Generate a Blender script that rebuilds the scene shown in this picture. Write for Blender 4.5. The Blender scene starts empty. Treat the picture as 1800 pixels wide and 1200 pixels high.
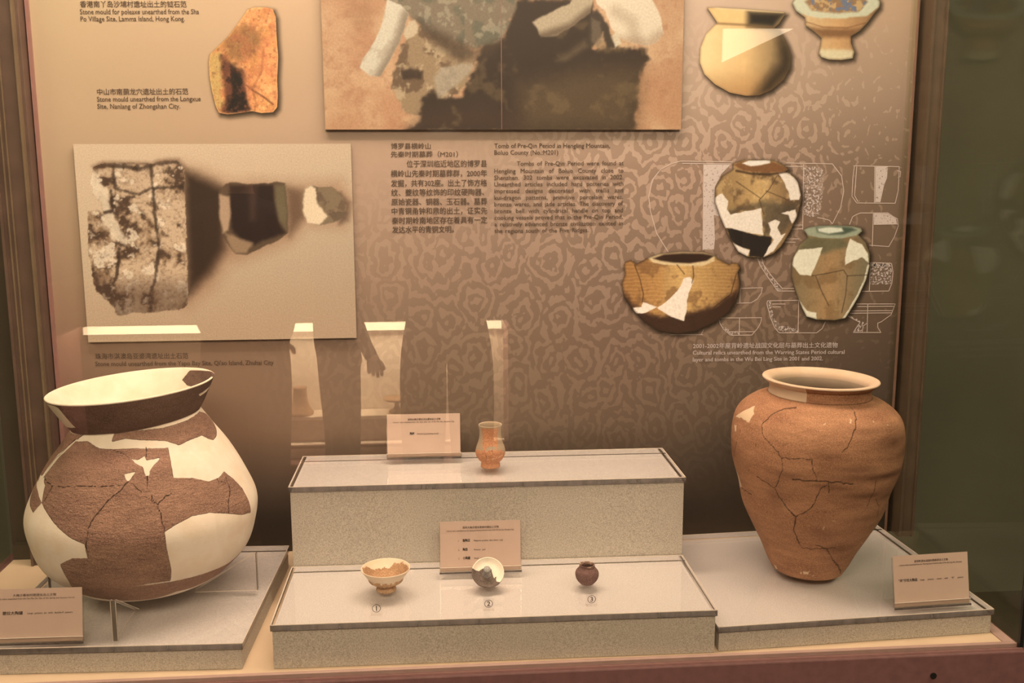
import bpy, math, random
import numpy as np
from mathutils import Vector, Matrix

random.seed(7)
SC = bpy.context.scene
COL = SC.collection
EYE = 1.58                                   # the visitor's eye height (m)

# ------------------------------------------------------------------ camera, world, light, exposure
cam_d = bpy.data.cameras.new('camera'); cam_d.sensor_width = 36; cam_d.lens = 35.0; cam_d.clip_start = .02
cam = bpy.data.objects.new('camera', cam_d); COL.objects.link(cam); SC.camera = cam
yaw, pitch, roll = .0799, .1707, -.0032
F = Vector((math.sin(yaw)*math.cos(pitch), math.cos(yaw)*math.cos(pitch), -math.sin(pitch)))
Rt = Vector((math.cos(yaw), -math.sin(yaw), 0)); Up = Rt.cross(F)
R2 = math.cos(roll)*Rt+math.sin(roll)*Up; U2 = -math.sin(roll)*Rt+math.cos(roll)*Up
cam.matrix_world = Matrix(((R2.x, U2.x, -F.x, 0), (R2.y, U2.y, -F.y, 0), (R2.z, U2.z, -F.z, EYE), (0, 0, 0, 1)))
vs = SC.view_settings
vs.view_transform = 'Standard'; vs.look = 'None'; vs.exposure = 0; vs.gamma = 1; vs.use_curve_mapping = False
SC.cycles.transparent_max_bounces = 48; SC.cycles.max_bounces = 14
world = bpy.data.worlds.new('world'); SC.world = world; world.use_nodes = True
world.node_tree.nodes['Background'].inputs[0].default_value = (.10, .085, .06, 1)
world.node_tree.nodes['Background'].inputs[1].default_value = .3
LIGHT = (1, .735, .51)

def area_light(name, loc, size, power, color, target=None, spread=180):
    d = bpy.data.lights.new(name, 'AREA'); d.shape = 'RECTANGLE'; d.size, d.size_y = size
    d.energy = power; d.color = color; d.spread = math.radians(spread)
    o = bpy.data.objects.new(name, d); COL.objects.link(o); o.location = loc
    if target: o.rotation_euler = (Vector(target)-Vector(loc)).to_track_quat('-Z', 'Y').to_euler()
    return o
area_light('canopy_light', (.10, 1.93, 2.56), (1.7, .30), 22, LIGHT, (.10, 2.0, .7))
area_light('canopy_light_front', (.0, 1.76, 2.56), (1.5, .07), 15, LIGHT, (.0, 1.95, .8))
area_light('opposite_case_light', (-.6, -1.0, 1.005), (1.75, .16), 62, (1, .72, .44), (-.6, -1.08, .4))
area_light('gallery_fill', (.1, -.5, 2.92), (2.6, .8), 125, (1, .76, .53), (.1, 2.0, .9))  # added fill to brighten the upright faces in the case; no fitting built
area_light('right_wall_fill', (2.4, 1.0, 2.95), (1.0, 1.0), 30, (1, .86, .56), (2.4, 1.0, 0))  # added fill that brightens the right wall, without a fitting
area_light('left_wall_fill', (-2.4, 1.0, 2.95), (1.0, 1.0), 34, (1, .8, .52), (-2.4, 1.0, 0))  # the same added fill for the left wall

# ------------------------------------------------------------------ helpers
def lin(c):
    c = np.asarray(c, float)/255.
    return np.where(c <= .04045, c/12.92, ((c+.055)/1.055)**2.4)
LN = np.array(LIGHT)
def alb(c, k=1.0):
    """paint colour for a sRGB tone seen under the warm case lamps at level k"""
    return np.clip(lin(c)/(LN*k), 0, .93)
def rgba(v): return (float(v[0]), float(v[1]), float(v[2]), 1)

def tag(o, label=None, cat=None, group=None, kind=None):
    if label: o['label'] = label
    if cat: o['category'] = cat
    if group: o['group'] = group
    if kind: o['kind'] = kind
    return o
def thing(name, loc, label, cat, group=None, rz=0):
    o = bpy.data.objects.new(name, None); COL.objects.link(o); o.location = loc; o.rotation_euler = (0, 0, rz)
    o.empty_display_size = .05
    return tag(o, label, cat, group)
def mesh_obj(name, verts, faces, mat, parent=None, smooth=False, loc=None, mats=None, mi=None):
    me = bpy.data.meshes.new(name)
    verts = np.asarray(verts, float)
    me.from_pydata(verts.tolist(), [], [list(f) for f in faces] if not isinstance(faces, list) else faces)
    for m in (mats or [mat]): me.materials.append(m)
    if mi is not None: me.polygons.foreach_set('material_index', np.asarray(mi, np.int32))
    if smooth: me.polygons.foreach_set('use_smooth', np.ones(len(me.polygons), bool))
    me.update()
    o = bpy.data.objects.new(name, me); COL.objects.link(o)
    if parent is not None: o.parent = parent
    if loc is not None: o.location = loc
    return o
class MB:
    def __init__(s): s.v = []; s.f = []; s.m = []
    def prism(s, foot, z0, z1, m=0, mtop=None, bev=0):
        n = len(foot); b = len(s.v)
        s.v += [(x, y, z0) for x, y in foot]+[(x, y, z1) for x, y in foot]
        s.f.append(tuple(b+i for i in reversed(range(n)))); s.m.append(m)
        s.f.append(tuple(b+n+i for i in range(n))); s.m.append(m if mtop is None else mtop)
        for i in range(n):
            j = (i+1) % n; s.f.append((b+i, b+j, b+n+j, b+n+i)); s.m.append(m)
        return s
    def box(s, x0, x1, y0, y1, z0, z1, m=0): return s.prism([(x0, y0), (x1, y0), (x1, y1), (x0, y1)], z0, z1, m)
    def quad_prism(s, pts, d, m=0):
        """polygon in 3D given by pts, thickened by the vector d"""
        n = len(pts); b = len(s.v); s.v += [tuple(p) for p in pts]+[tuple(np.add(p, d)) for p in pts]
        s.f.append(tuple(b+i for i in range(n))); s.f.append(tuple(b+n+i for i in reversed(range(n)))); s.m += [m, m]
        for i in range(n):
            j = (i+1) % n; s.f.append((b+j, b+i, b+n+i, b+n+j)); s.m.append(m)
        return s
    def build(s, name, mat, parent=None, loc=None, mats=None, bevel=0, kind=None):
        o = mesh_obj(name, s.v, s.f, mat, parent, False, loc, mats, s.m)
        if bevel:
            bm_ = o.modifiers.new('bevel', 'BEVEL'); bm_.width = bevel; bm_.segments = 2; bm_.limit_method = 'ANGLE'
        if kind: o['kind'] = kind
        return o

# ------------------------------------------------------------------ node materials
class NT:
    def __init__(s, name):
        s.m = bpy.data.materials.new(name); s.m.use_nodes = True; s.t = s.m.node_tree
        s.b = s.t.nodes['Principled BSDF']; s.out = s.t.nodes['Material Output']
    def n(s, kind, **kw):
        x = s.t.nodes.new('ShaderNode'+kind)
        for k, v in kw.items():
            if hasattr(x, k) and k not in x.inputs: setattr(x, k, v)
            else: x.inputs[k].default_value = v
        return x
    def l(s, a, b): s.t.links.new(a, b)
    def math(s, op, a, b=None, clamp=False):
        x = s.t.nodes.new('ShaderNodeMath'); x.operation = op; x.use_clamp = clamp
        for i, v in enumerate((a, b)):
            if v is None: continue
            if isinstance(v, (int, float)): x.inputs[i].default_value = v
            else: s.l(v, x.inputs[i])
        return x.outputs[0]
    def ramp(s, fac, stops, interp='LINEAR'):
        r = s.t.nodes.new('ShaderNodeValToRGB'); r.color_ramp.interpolation = interp
        e = r.color_ramp.elements
        while len(e) < len(stops): e.new(.5)
        for k, (p, c) in zip(e, stops): k.position = p; k.color = c if len(c) == 4 else (*c, 1)
        s.l(fac, r.inputs[0]); return r.outputs[0]
    def mix(s, f, a, b, mode='MIX'):
        x = s.t.nodes.new('ShaderNodeMix'); x.data_type = 'RGBA'; x.blend_type = mode
        for sock, v in ((x.inputs[0], f), (x.inputs[6], a), (x.inputs[7], b)):
            if isinstance(v, (int, float)): sock.default_value = v
            elif isinstance(v, (tuple, list, np.ndarray)): sock.default_value = rgba(v)
            else: s.l(v, sock)
        return x.outputs[2]
    def coord(s): return s.n('TexCoord').outputs['Object']
    def noise(s, vec, scale, detail=3, rough=.5, dist=0):
        x = s.n('TexNoise', Scale=scale, Detail=detail, Roughness=rough, Distortion=dist); s.l(vec, x.inputs['Vector']); return x.outputs['Fac']
    def attr(s, name, out='Fac'):
        x = s.t.nodes.new('ShaderNodeAttribute'); x.attribute_name = name; return x.outputs[out]
    def bump(s, h, strength, dist):
        x = s.n('Bump', Strength=strength, Distance=dist); s.l(h, x.inputs['Height']); s.l(x.outputs[0], s.b.inputs['Normal'])
    def base(s, c):
        if isinstance(c, (tuple, list, np.ndarray)): s.b.inputs['Base Color'].default_value = rgba(c)
        else: s.l(c, s.b.inputs['Base Color'])
        return s
    def set(s, **kw):
        for k, v in kw.items(): s.b.inputs[k.replace('_', ' ')].default_value = v
        return s

def plain(name, c, rough=.6, var=.12, scale=30, bump=0, spec=.5, metal=0):
    t = NT(name); co = t.coord(); n = t.noise(co, scale, 4)
    c = np.asarray(c)
    t.base(t.ramp(n, [(.25, tuple(c*(1-var))), (.75, tuple(np.minimum(c*(1+var), .95)))]))
    t.set(Roughness=rough, Metallic=metal); t.b.inputs['Specular IOR Level'].default_value = spec
    if bump: t.bump(n, bump, .002)
    return t.m

def fabric_mat():
    t = NT('speckled_fabric'); co = t.coord()
    a = t.noise(co, 400, 2, .6); b = t.noise(co, 820, 1); c = t.noise(co, 9, 2)
    s = t.math('ADD', t.math('MULTIPLY', a, .6), t.math('MULTIPLY', b, .4))
    col = t.ramp(s, [(.36, rgba((.30, .265, .23))), (.5, rgba((.465, .43, .388))), (.64, rgba((.61, .57, .52)))])
    col = t.mix(t.math('MULTIPLY', c, .25), col, (.55, .50, .43))
    t.base(col).set(Roughness=.9); t.bump(s, .25, .0006); return t.m
def top_fabric_mat():  # same cloth painted paler and pinker on top, where direct light falls
    t = NT('lit_top_fabric'); co = t.coord()
    a = t.noise(co, 420, 2, .6)
    t.base(t.ramp(a, [(.35, rgba((.54, .52, .54))), (.62, rgba((.69, .67, .70)))])).set(Roughness=.85); return t.m
def sheet_glass(name, tint=(.97, .98, .96), gain=2.0, rough=0.0):
    """thin clear sheet: straight-through light plus mirror reflection by Fresnel"""
    t = NT(name); t.t.nodes.remove(t.b)
    tr = t.n('BsdfTransparent'); tr.inputs[0].default_value = rgba(tint)
    gl = t.n('BsdfGlossy', Roughness=rough); gl.inputs[0].default_value = (1, 1, 1, 1)
    lw = t.n('LayerWeight', Blend=.5); f5 = t.math('POWER', lw.outputs['Facing'], 5.0)      # Schlick, the same from both faces
    f = t.math('MULTIPLY', t.math('ADD', t.math('MULTIPLY', f5, .96), .04), gain, True)
    mx = t.n('MixShader'); t.l(f, mx.inputs[0]); t.l(tr.outputs[0], mx.inputs[1]); t.l(gl.outputs[0], mx.inputs[2])
    t.l(mx.outputs[0], t.out.inputs[0]); return t.m
def edge_acrylic(name, c, amount=.72):
    """the polished edge of an acrylic sheet: darker, streaky, glossy"""
    t = NT(name); co = t.coord()
    mp = t.n('Mapping'); mp.inputs['Scale'].default_value = (1, 1, .15); t.l(co, mp.inputs[0])
    n = t.noise(mp.outputs[0], 60, 3, .7)
    c = np.asarray(c)
    t.base(t.ramp(n, [(.3, tuple(c*.55)), (.55, tuple(c)), (.72, tuple(c*1.25)), (.8, tuple(np.minimum(c*1.9, .9)))]))
    t.set(Roughness=.12); tr = t.n('BsdfTransparent'); mx = t.n('MixShader'); gm = t.n('NewGeometry')     # from inside the sheet the far edges mirror the cloth (total reflection)
    mx.inputs[0].default_value = 1-amount
    t.l(t.b.outputs[0], mx.inputs[1]); t.l(tr.outputs[0], mx.inputs[2])
    gi = t.n('BsdfGlossy', Roughness=.06); gi.inputs[0].default_value = (.86, .85, .84, 1)
    m2 = t.n('MixShader'); t.l(gm.outputs['Backfacing'], m2.inputs[0]); t.l(mx.outputs[0], m2.inputs[1]); t.l(gi.outputs[0], m2.inputs[2]); t.l(m2.outputs[0], t.out.inputs[0]); return t.m

M = dict(
    fabric=fabric_mat(), top=top_fabric_mat(),
    acrylic=sheet_glass('clear_acrylic', (.985, .98, .975), .8), glass=sheet_glass('case_glass', (.98, .98, .965), 1.1),
    side_glass=sheet_glass('side_glass', (.93, .95, .90), .3),
    edge=edge_acrylic('acrylic_edge', (.11, .092, .088), .88), rim=plain('painted_arris_glint', (.66, .59, .54), .25, .1, 60),
    block=sheet_glass('acrylic_block', (.95, .94, .92), 1.3),
    wood=plain('brown_cabinet_laminate', alb((100, 60, 50), .75), .5, .15, 60, .05),
    lip=plain('pink_brown_frame', (.42, .29, .27), .45, .08, 40),
    board=plain('case_floor_laminate', (.64, .50, .37), .6, .06, 12),
    frame=plain('brown_anodised_frame', (.115, .075, .062), .42, .18, 20),
    frame_light=plain('brown_frame_ridge', (.17, .125, .085), .35, .15, 20),
    maroon=plain('maroon_edge_trim', (.30, .165, .155), .45, .1, 30),
    wall=plain('olive_gallery_wall', (.165, .162, .122), .8, .15, 2),
    wall_brown=plain('brown_gallery_wall', (.20, .165, .105), .8, .15, 2),
    dark=plain('dark_back_panel', (.06, .045, .03), .8, .2, 3),
    floor=plain('gallery_floor', (.09, .07, .05), .35, .2, 4),
    black=plain('black_print', (.035, .028, .026), .7, .05, 50),
    brownprint=plain('dark_brown_print', (.085, .056, .042), .7, .05, 50),
    smallprint=plain('small_caption_print', (.10, .07, .06), .7, .05, 50),
    whiteprint=plain('pale_pink_print', alb((205, 170, 150), 1.15), .7, .05, 50),
    card=plain('pink_card', (.55, .415, .36), .75, .03, 30),
    cloth_dark=plain('dark_cloth', (.03, .028, .03), .9, .2, 20), cloth_blue=plain('navy_cloth', (.03, .035, .05), .9, .2, 20),
    skin=plain('skin', (.45, .27, .18), .55, .08, 25), hair=plain('black_hair', (.012, .01, .01), .5, .3, 60),
    metal=plain('black_metal', (.03, .03, .03), .3, .1, 30, metal=.6),
)

# ------------------------------------------------------------------ room
def structure(name, mb, mat): o = mb.build(name, mat); o['kind'] = 'structure'; return o
structure('floor', MB().box(-3.2, 3.2, -3.2, 3.6, -.05, 0), M['floor'])
structure('ceiling', MB().box(-3.2, 3.2, -3.2, 3.6, 3.0, 3.05), M['wall'])
structure('wall_back', MB().box(-3.2, 3.2, 3.4, 3.5, 0, 3.0), M['wall'])
structure('wall_left', MB().box(-3.2, -3.1, -3.2, 3.4, 0, 3.0), M['wall_brown'])
structure('wall_right', MB().box(3.1, 3.2, -3.2, 3.4, 0, 3.0), M['wall'])
structure('wall_front', MB().box(-3.1, 3.1, -3.2, -3.1, 0, 3.0), M['wall'])

# ------------------------------------------------------------------ the display case
XL, XR, YF, YB, ZF = -1.0, 1.105, 1.692, 2.33, .683
case = thing('display_case', (0, 2.0, 0), 'large glass fronted museum case with a brown wooden base and frame', 'display case')
case_off = Vector((0, -2.0, 0))
def cpart(name, mb, mat, bevel=0, **kw):
    return mb.build(name, mat, case, case_off, bevel=bevel, **kw)
cpart('base_cabinet', MB().box(XL-.02, XR+.012, YF-.013, YB+.03, 0, ZF-.006), M['wood'], .003)
cpart('floor_board', MB().box(XL+.01, XR-.0245, YF+.0138, YB-.02, ZF-.03, ZF-.0005), M['board'])
lip = MB(); lip.box(XL, XR-.002, YF+.004, YF+.0135, ZF-.014, ZF+.002); lip.box(XR-.024, XR-.002, YF+.0135, YB, ZF-.014, ZF+.002)
cpart('floor_frame', lip, M['lip'], .001)
cpart('glass_channel', MB().box(XL, XR+.004, YF-.0065, YF-.004, ZF-.014, ZF-.003), M['maroon'])
cpart('front_glass', MB().box(XL, XR, YF-.003, YF+.003, ZF-.008, 2.6), M['glass'])
cpart('side_glass', MB().box(XR-.001, XR+.005, YF+.004, YB-.02, ZF-.008, 2.6), M['side_glass'])
cpart('side_glass', MB().box(XL-.006, XL, YF+.004, YB-.02, ZF-.008, 2.6), M['side_glass'])
cpart('corner_joint', MB().box(XR-.001, XR+.006, YF-.004, YF+.0038, ZF-.008, 2.6), M['metal'])
cpart('corner_joint', MB().box(XL-.007, XL, YF-.004, YF+.0038, ZF-.008, 2.6), M['metal'])
cpart('back_panel', MB().box(XL, XR+.08, 2.325, 2.335, ZF-.01, 2.6), M['dark'])
cpart('canopy', MB().box(XL-.02, XR+.012, YF-.02, YB+.03, 2.62, 2.80), M['frame'])
cpart('skirting', MB().box(XL+.01, -.862, 2.300, 2.3225, ZF, ZF+.035), M['dark'])
# corner posts of the back wall: folded aluminium sections with ridges
def back_post(x0, x1, steps, name):
    mb = MB(); mb.box(x0, x1, 2.262, 2.322, ZF, 2.6)
    o = cpart(name, mb, M['frame'], .001)
    for (a, b, d, mt) in steps:
        r = MB().box(a, b, 2.262-d, 2.2618, ZF, 2.6).build('ridge', M[mt], o)
    return o
back_post(-.935, -.860, [(-.933, -.927, .006, 'frame'), (-.918, -.915, .003, 'frame_light'), (-.908, -.905, .003, 'frame_light'), (-.872, -.867, .012, 'frame_light')], 'corner_post')
back_post(1.138, 1.178, [(1.138, 1.144, .004, 'frame'), (1.170, 1.174, .004, 'frame')], 'corner_post')
# drawer lock on the fascia
lk = MB()
ring = [(.006*math.cos(a), .006*math.sin(a)) for a in np.linspace(0, 2*math.pi, 13)[:-1]]
lk.quad_prism([(x, 0, z) for x, z in ring], (0, -.002, 0))
o = lk.build('lock', M['metal'], case, (0, 0, 0)); o.location = (.931, 1.6775-2.0, .636)
# strip lamps under the canopy
for k, x in enumerate((-.45, .55)):
    o = cpart('canopy_lamp', MB().box(x-.42, x+.42, 2.20, 2.24, 2.57, 2.62), M['rim'])

# ------------------------------------------------------------------ pedestals
def pedestal(name, foot, z0, z1, label, sheet=.0118, over=.003):
    cx = sum(p[0] for p in foot)/4; cy = sum(p[1] for p in foot)/4
    t = thing(name, (cx, cy, z0), label, 'pedestal')
    ft = [(x-cx, y-cy) for x, y in foot]
    g = lambda k: [(x+math.copysign(k, x), y+math.copysign(k, y)) for x, y in ft]
    h = z1-z0
    b = MB(); b.prism(g(0), 0, h-sheet-.0006, 0, 1); b.build('fabric_block', None, t, mats=[M['fabric'], M['top']], bevel=.0008)
    s = MB(); s.prism(g(over), h-sheet, h, 1, 0); s.m[0] = 0
    s.build('acrylic_sheet', None, t, mats=[M['acrylic'], M['edge']])
    r = MB()                                      # pale strips paint the light's glint along the sheet's top edges
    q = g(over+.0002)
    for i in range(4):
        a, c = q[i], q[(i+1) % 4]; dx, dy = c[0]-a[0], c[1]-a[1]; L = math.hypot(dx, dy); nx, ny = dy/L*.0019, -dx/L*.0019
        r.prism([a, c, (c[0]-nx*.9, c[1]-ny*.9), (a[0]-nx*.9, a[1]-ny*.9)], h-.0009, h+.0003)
    r.build('arris_glint', M['rim'], t)
    return t
ZC = .7336
pedestal('pedestal', [(-.2983, 1.9905), (.5217, 1.9832), (.5236, 2.2006), (-.2963, 2.2078)], ZF, .9418, 'tall fabric covered pedestal, the highest step, under the small cup')
pedestal('pedestal', [(-.3006, 1.7208), (.5175, 1.7127), (.519, 1.9775), (-.298, 1.9848)], ZF, .7694, 'long lower step pedestal in front, carrying the three small numbered finds')
pedestal('pedestal', [(.5265, 1.7162), (1.078, 1.7458), (1.0556, 2.2118), (.5285, 2.1820)], ZF, ZC, 'wide low pedestal under the tall orange brown urn')
pedestal('pedestal', [(-.8348, 1.7444), (-.3581, 1.7258), (-.3397, 2.1972), (-.8164, 2.2159)], ZF, .7344, 'wide low pedestal under the round patched pottery jar')

# ------------------------------------------------------------------ lathe ware
JARL_HS=[-.014,-.010,-.003,.0103,.0309,.0618,.103,.1545,.206,.2574,.3,.333]
JARL_RS=[.02,.075,.115,.147,.1717,.1997,.2147,.2213,.2024,.1752,.145,.1225]
JARR_HS=[0,.004,.0116,.0289,.0579,.0965,.1447,.1929,.2411,.2894,.328,.352,.372,.384]
JARR_RS=[.06,.0725,.0775,.087,.0999,.1201,.1434,.1549,.1699,.1745,.1705,.159,.134,.105]
def smooth_profile(hs, rs, n):
    """n samples of a smooth curve through (h, r), evenly spaced along its length"""
    p = np.stack([hs, rs], 1); pts = []
    q = np.vstack([2*p[0]-p[1], p, 2*p[-1]-p[-2]])
    for i in range(1, len(q)-2):
        t = np.linspace(0, 1, 12, endpoint=False)[:, None]
        pts.append(.5*((2*q[i])+(-q[i-1]+q[i+1])*t+(2*q[i-1]-5*q[i]+4*q[i+1]-q[i+2])*t*t+(-q[i-1]+3*q[i]-3*q[i+1]+q[i+2])*t**3))
    pts = np.vstack(pts+[p[-1:]])
    d = np.r_[0, np.cumsum(np.hypot(*np.diff(pts, axis=0).T))]
    s = np.linspace(0, d[-1], n)
    return np.interp(s, d, pts[:, 0]), np.interp(s, d, pts[:, 1])
def jar_left_rings():
    # ring rows: (s, r, h, tilt, cx shift); s is a running coordinate: body 0..0.333, flare 0.34..0.42, inside 0.43..
    out = []
    h, r = smooth_profile(JARL_HS, JARL_RS, 170)
    for a, b in zip(h, r):
        k = max(0., (a-.16)/.173); out.append((a, b, a, .005+.10*k*k, -.004*k*k))
    n = 34
    for i in range(1, n+1):
        t = i/n; out.append((.34+.08*t, .1215+.0368*(t**.85), .333+.064*t, .105-.028*t, -.004-.0060*t))
    for i, (dr, dh) in enumerate([(.0008, .0022), (-.0012, .0034), (-.0034, .0030), (-.0052, .0012)]):
        out.append((.4205+i*.002, .1583+dr, .397+dh, .077, -.0100))
    for i in range(1, 31):
        t = i/30; out.append((.43+.08*t, .1531-.0380*t**.9, .3975-.062*t, .077+.028*t, -.0100+.006*t))
    for t, b, hh in [(.52, .117, .322), (.54, .132, .29), (.56, .160, .24), (.58, .185, .2), (.6, .188, .1), (.62, .15, .04), (.64, .08, .015), (.65, .003, .01)]:
        k = max(0., (hh-.16)/.173); out.append((t, b, hh, .005+.1*k*k, -.004*k*k))
    return np.array(out)
def jar_right_rings():
    out = []
    h, r = smooth_profile(JARR_HS, JARR_RS, 190)
    for a, b in zip(h, r): out.append((a, b, a, 0, 0))
    for i in range(1, 13):
        t = i/12; out.append((.385+.025*t, .1035-.0015*np.sin(t*3.1), .384+.021*t, 0, 0))
    for i in range(1, 11):
        t = i/10; out.append((.41+.012*t, .1035+.0118*t, .405+.009*t**1.6, 0, 0))
    for i, (dr, dh) in enumerate([(.0020, .0008), (.0026, .0026), (.0016, .0042), (-.0014, .0050), (-.008, .0042), (-.0165, -.001), (-.0215, -.007)]):
        out.append((.4225+i*.002, .1152+dr, .414+dh, 0, 0))
    for t, b, hh in [(.44, .094, .40), (.445, .094, .38), (.455, .12, .366), (.47, .15, .35), (.48, .165, .32), (.49, .165, .28), (.5, .14, .15), (.51, .08, .03), (.52, .003, .012)]:
        out.append((t, b, hh, 0, 0))
    return np.array(out)
def ring_points(rings, na, c, tilt=0.):
    """points (rows x na x 3); a = 0 faces -Y, grows towards +X"""
    a = np.linspace(-np.pi, np.pi, na, endpoint=False)
    s, r, h, t, dx = rings.T
    X = r[:, None]*np.sin(a); Y = -r[:, None]*np.cos(a)
    x2 = X*np.cos(t)[:, None] + dx[:, None]; z2 = h[:, None] + X*np.sin(t)[:, None]
    x3 = x2*np.cos(tilt)+z2*np.sin(tilt); z3 = -x2*np.sin(tilt)+z2*np.cos(tilt)
    return np.stack([x3+c[0], Y+c[1], z3+c[2]], -1), a

def sd_poly(px, pz, poly):
    """signed distance to a polygon, negative inside"""
    p = np.asarray(poly, float); n = len(p); d = np.full(px.shape, 1e18); s = np.ones(px.shape)
    for i in range(n):
        a = p[i]; b = p[i-1]; ex, ez = b-a; wx = px-a[0]; wz = pz-a[1]
        t = np.clip((wx*ex+wz*ez)/max(ex*ex+ez*ez, 1e-12), 0, 1)
        d = np.minimum(d, (wx-ex*t)**2+(wz-ez*t)**2)
        c1 = pz >= a[1]; c2 = pz < b[1]; c3 = ex*wz > ez*wx
        s = np.where((c1 & c2 & c3) | (~c1 & ~c2 & ~c3), -s, s)
    return s*np.sqrt(d)
def sd_line(px, pz, line):
    d = np.full(px.shape, 1e18)
    for a, b in zip(line[:-1], line[1:]):
        ex, ez = b[0]-a[0], b[1]-a[1]; wx = px-a[0]; wz = pz-a[1]
        t = np.clip((wx*ex+wz*ez)/max(ex*ex+ez*ez, 1e-12), 0, 1)
        d = np.minimum(d, (wx-ex*t)**2+(wz-ez*t)**2)
    return np.sqrt(d)
def wiggle(line, amp=1.6, step=6., seed=0):
    r = np.random.RandomState(seed+int(abs(line[0][0])*7+abs(line[0][1]))); out = [tuple(line[0])]
    for a, b in zip(line[:-1], line[1:]):
        L = math.hypot(b[0]-a[0], b[1]-a[1]); n = max(1, int(L/step))
        for k in range(1, n+1):
            t = k/n; j = 0 if k == n else amp
            out.append((a[0]+(b[0]-a[0])*t+r.uniform(-j, j), a[1]+(b[1]-a[1])*t+r.uniform(-j, j)))
    return out
def lathe_mesh(name, pts, mat, parent=None, attrs=None, cap0=True, cap1=True, wob=None):
    nr, na = pts.shape[:2]
    idx = np.arange(nr*na).reshape(nr, na)
    a = idx[:-1]; b = idx[1:]
    f = np.stack([a, np.roll(a, -1, 1), np.roll(b, -1, 1), b], -1).reshape(-1, 4)
    me = bpy.data.meshes.new(name); v = pts.reshape(-1, 3)
    faces = f.tolist()
    if cap0: faces.append(idx[0][::-1].tolist())
    if cap1: faces.append(idx[-1].tolist())
    me.from_pydata(v.tolist(), [], faces); me.materials.append(mat)
    me.polygons.foreach_set('use_smooth', np.ones(len(me.polygons), bool))
    for k, arr in (attrs or {}).items():
        at = me.attributes.new(k, 'FLOAT', 'POINT'); at.data.foreach_set('value', arr.reshape(-1).astype(np.float32))
    me.update(); o = bpy.data.objects.new(name, me); COL.objects.link(o)
    if parent is not None: o.parent = parent
    return o

def clay_mat(name, clay, clay2, plaster, crackc, bump=.5, coarse=90, crackw=.7, streak=(1, 1, 1), edge_noise=2.2, light=None):
    """fired clay with plaster fills: 'patch' > 0 is original sherd, 'crack' is distance to a joint (mm)"""
    t = NT(name); co = t.coord()
    mp = t.n('Mapping'); mp.inputs['Scale'].default_value = streak; t.l(co, mp.inputs[0])
    big = t.noise(mp.outputs[0], 9, 4, .6); mid = t.noise(mp.outputs[0], coarse, 4, .65); fine = t.noise(co, 420, 2)
    wig = t.noise(co, 160, 4, .7)
    pd = t.math('ADD', t.attr('patch'), t.math('MULTIPLY', t.math('SUBTRACT', wig, .5), edge_noise*2))
    pm = t.math('MULTIPLY', t.math('ADD', pd, .5), 1.0, True)
    sc = t.ramp(big, [(.3, tuple(clay2)), (.62, tuple(clay))])
    sc = t.mix(t.math('MULTIPLY', t.math('SUBTRACT', mid, .38), 1.6, True), t.mix(.55, sc, tuple(np.asarray(clay2)*.55)), sc)
    sc = t.mix(t.ramp(fine, [(.42, (0, 0, 0, 1)), (.7, (.35, .35, .35, 1))]), sc, tuple(np.minimum(np.asarray(clay)*1.5, .9)))
    pl = t.ramp(t.noise(co, 22, 4, .6), [(.3, tuple(np.asarray(plaster)*np.array((.93, .87, .8)))), (.6, tuple(plaster))])
    col = t.mix(pm, pl, sc)
    if light is not None:
        lm = t.math('MULTIPLY', t.math('ADD', t.attr('pale'), t.math('MULTIPLY', t.math('SUBTRACT', wig, .5), 9)), .5, True)
        col = t.mix(lm, col, tuple(light))
    st_ = t.math('MULTIPLY', t.attr('stain'), t.math('MULTIPLY', t.math('ADD', mid, .3), 1.35), True)
    col = t.mix(st_, col, tuple(np.asarray(clay2)*np.array((.42, .40, .42))))
    cw = t.math('ADD', t.attr('crack'), t.math('MULTIPLY', t.math('SUBTRACT', wig, .5), 2.6))
    cm = t.math('SUBTRACT', 1.0, t.math('MULTIPLY', t.math('SUBTRACT', cw, crackw*.4), 1/crackw, True), True)
    col = t.mix(t.math('MULTIPLY', cm, .8), col, tuple(crackc))
    t.base(col).set(Roughness=.85); t.b.inputs['Specular IOR Level'].default_value = .25
    hgt = t.math('MULTIPLY', t.math('ADD', mid, t.math('MULTIPLY', fine, .4)), t.math('ADD', t.math('MULTIPLY', pm, .9), .1))
    hgt = t.math('SUBTRACT', hgt, t.math('MULTIPLY', cm, .8))
    t.bump(hgt, bump, .0022); return t.m

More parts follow.
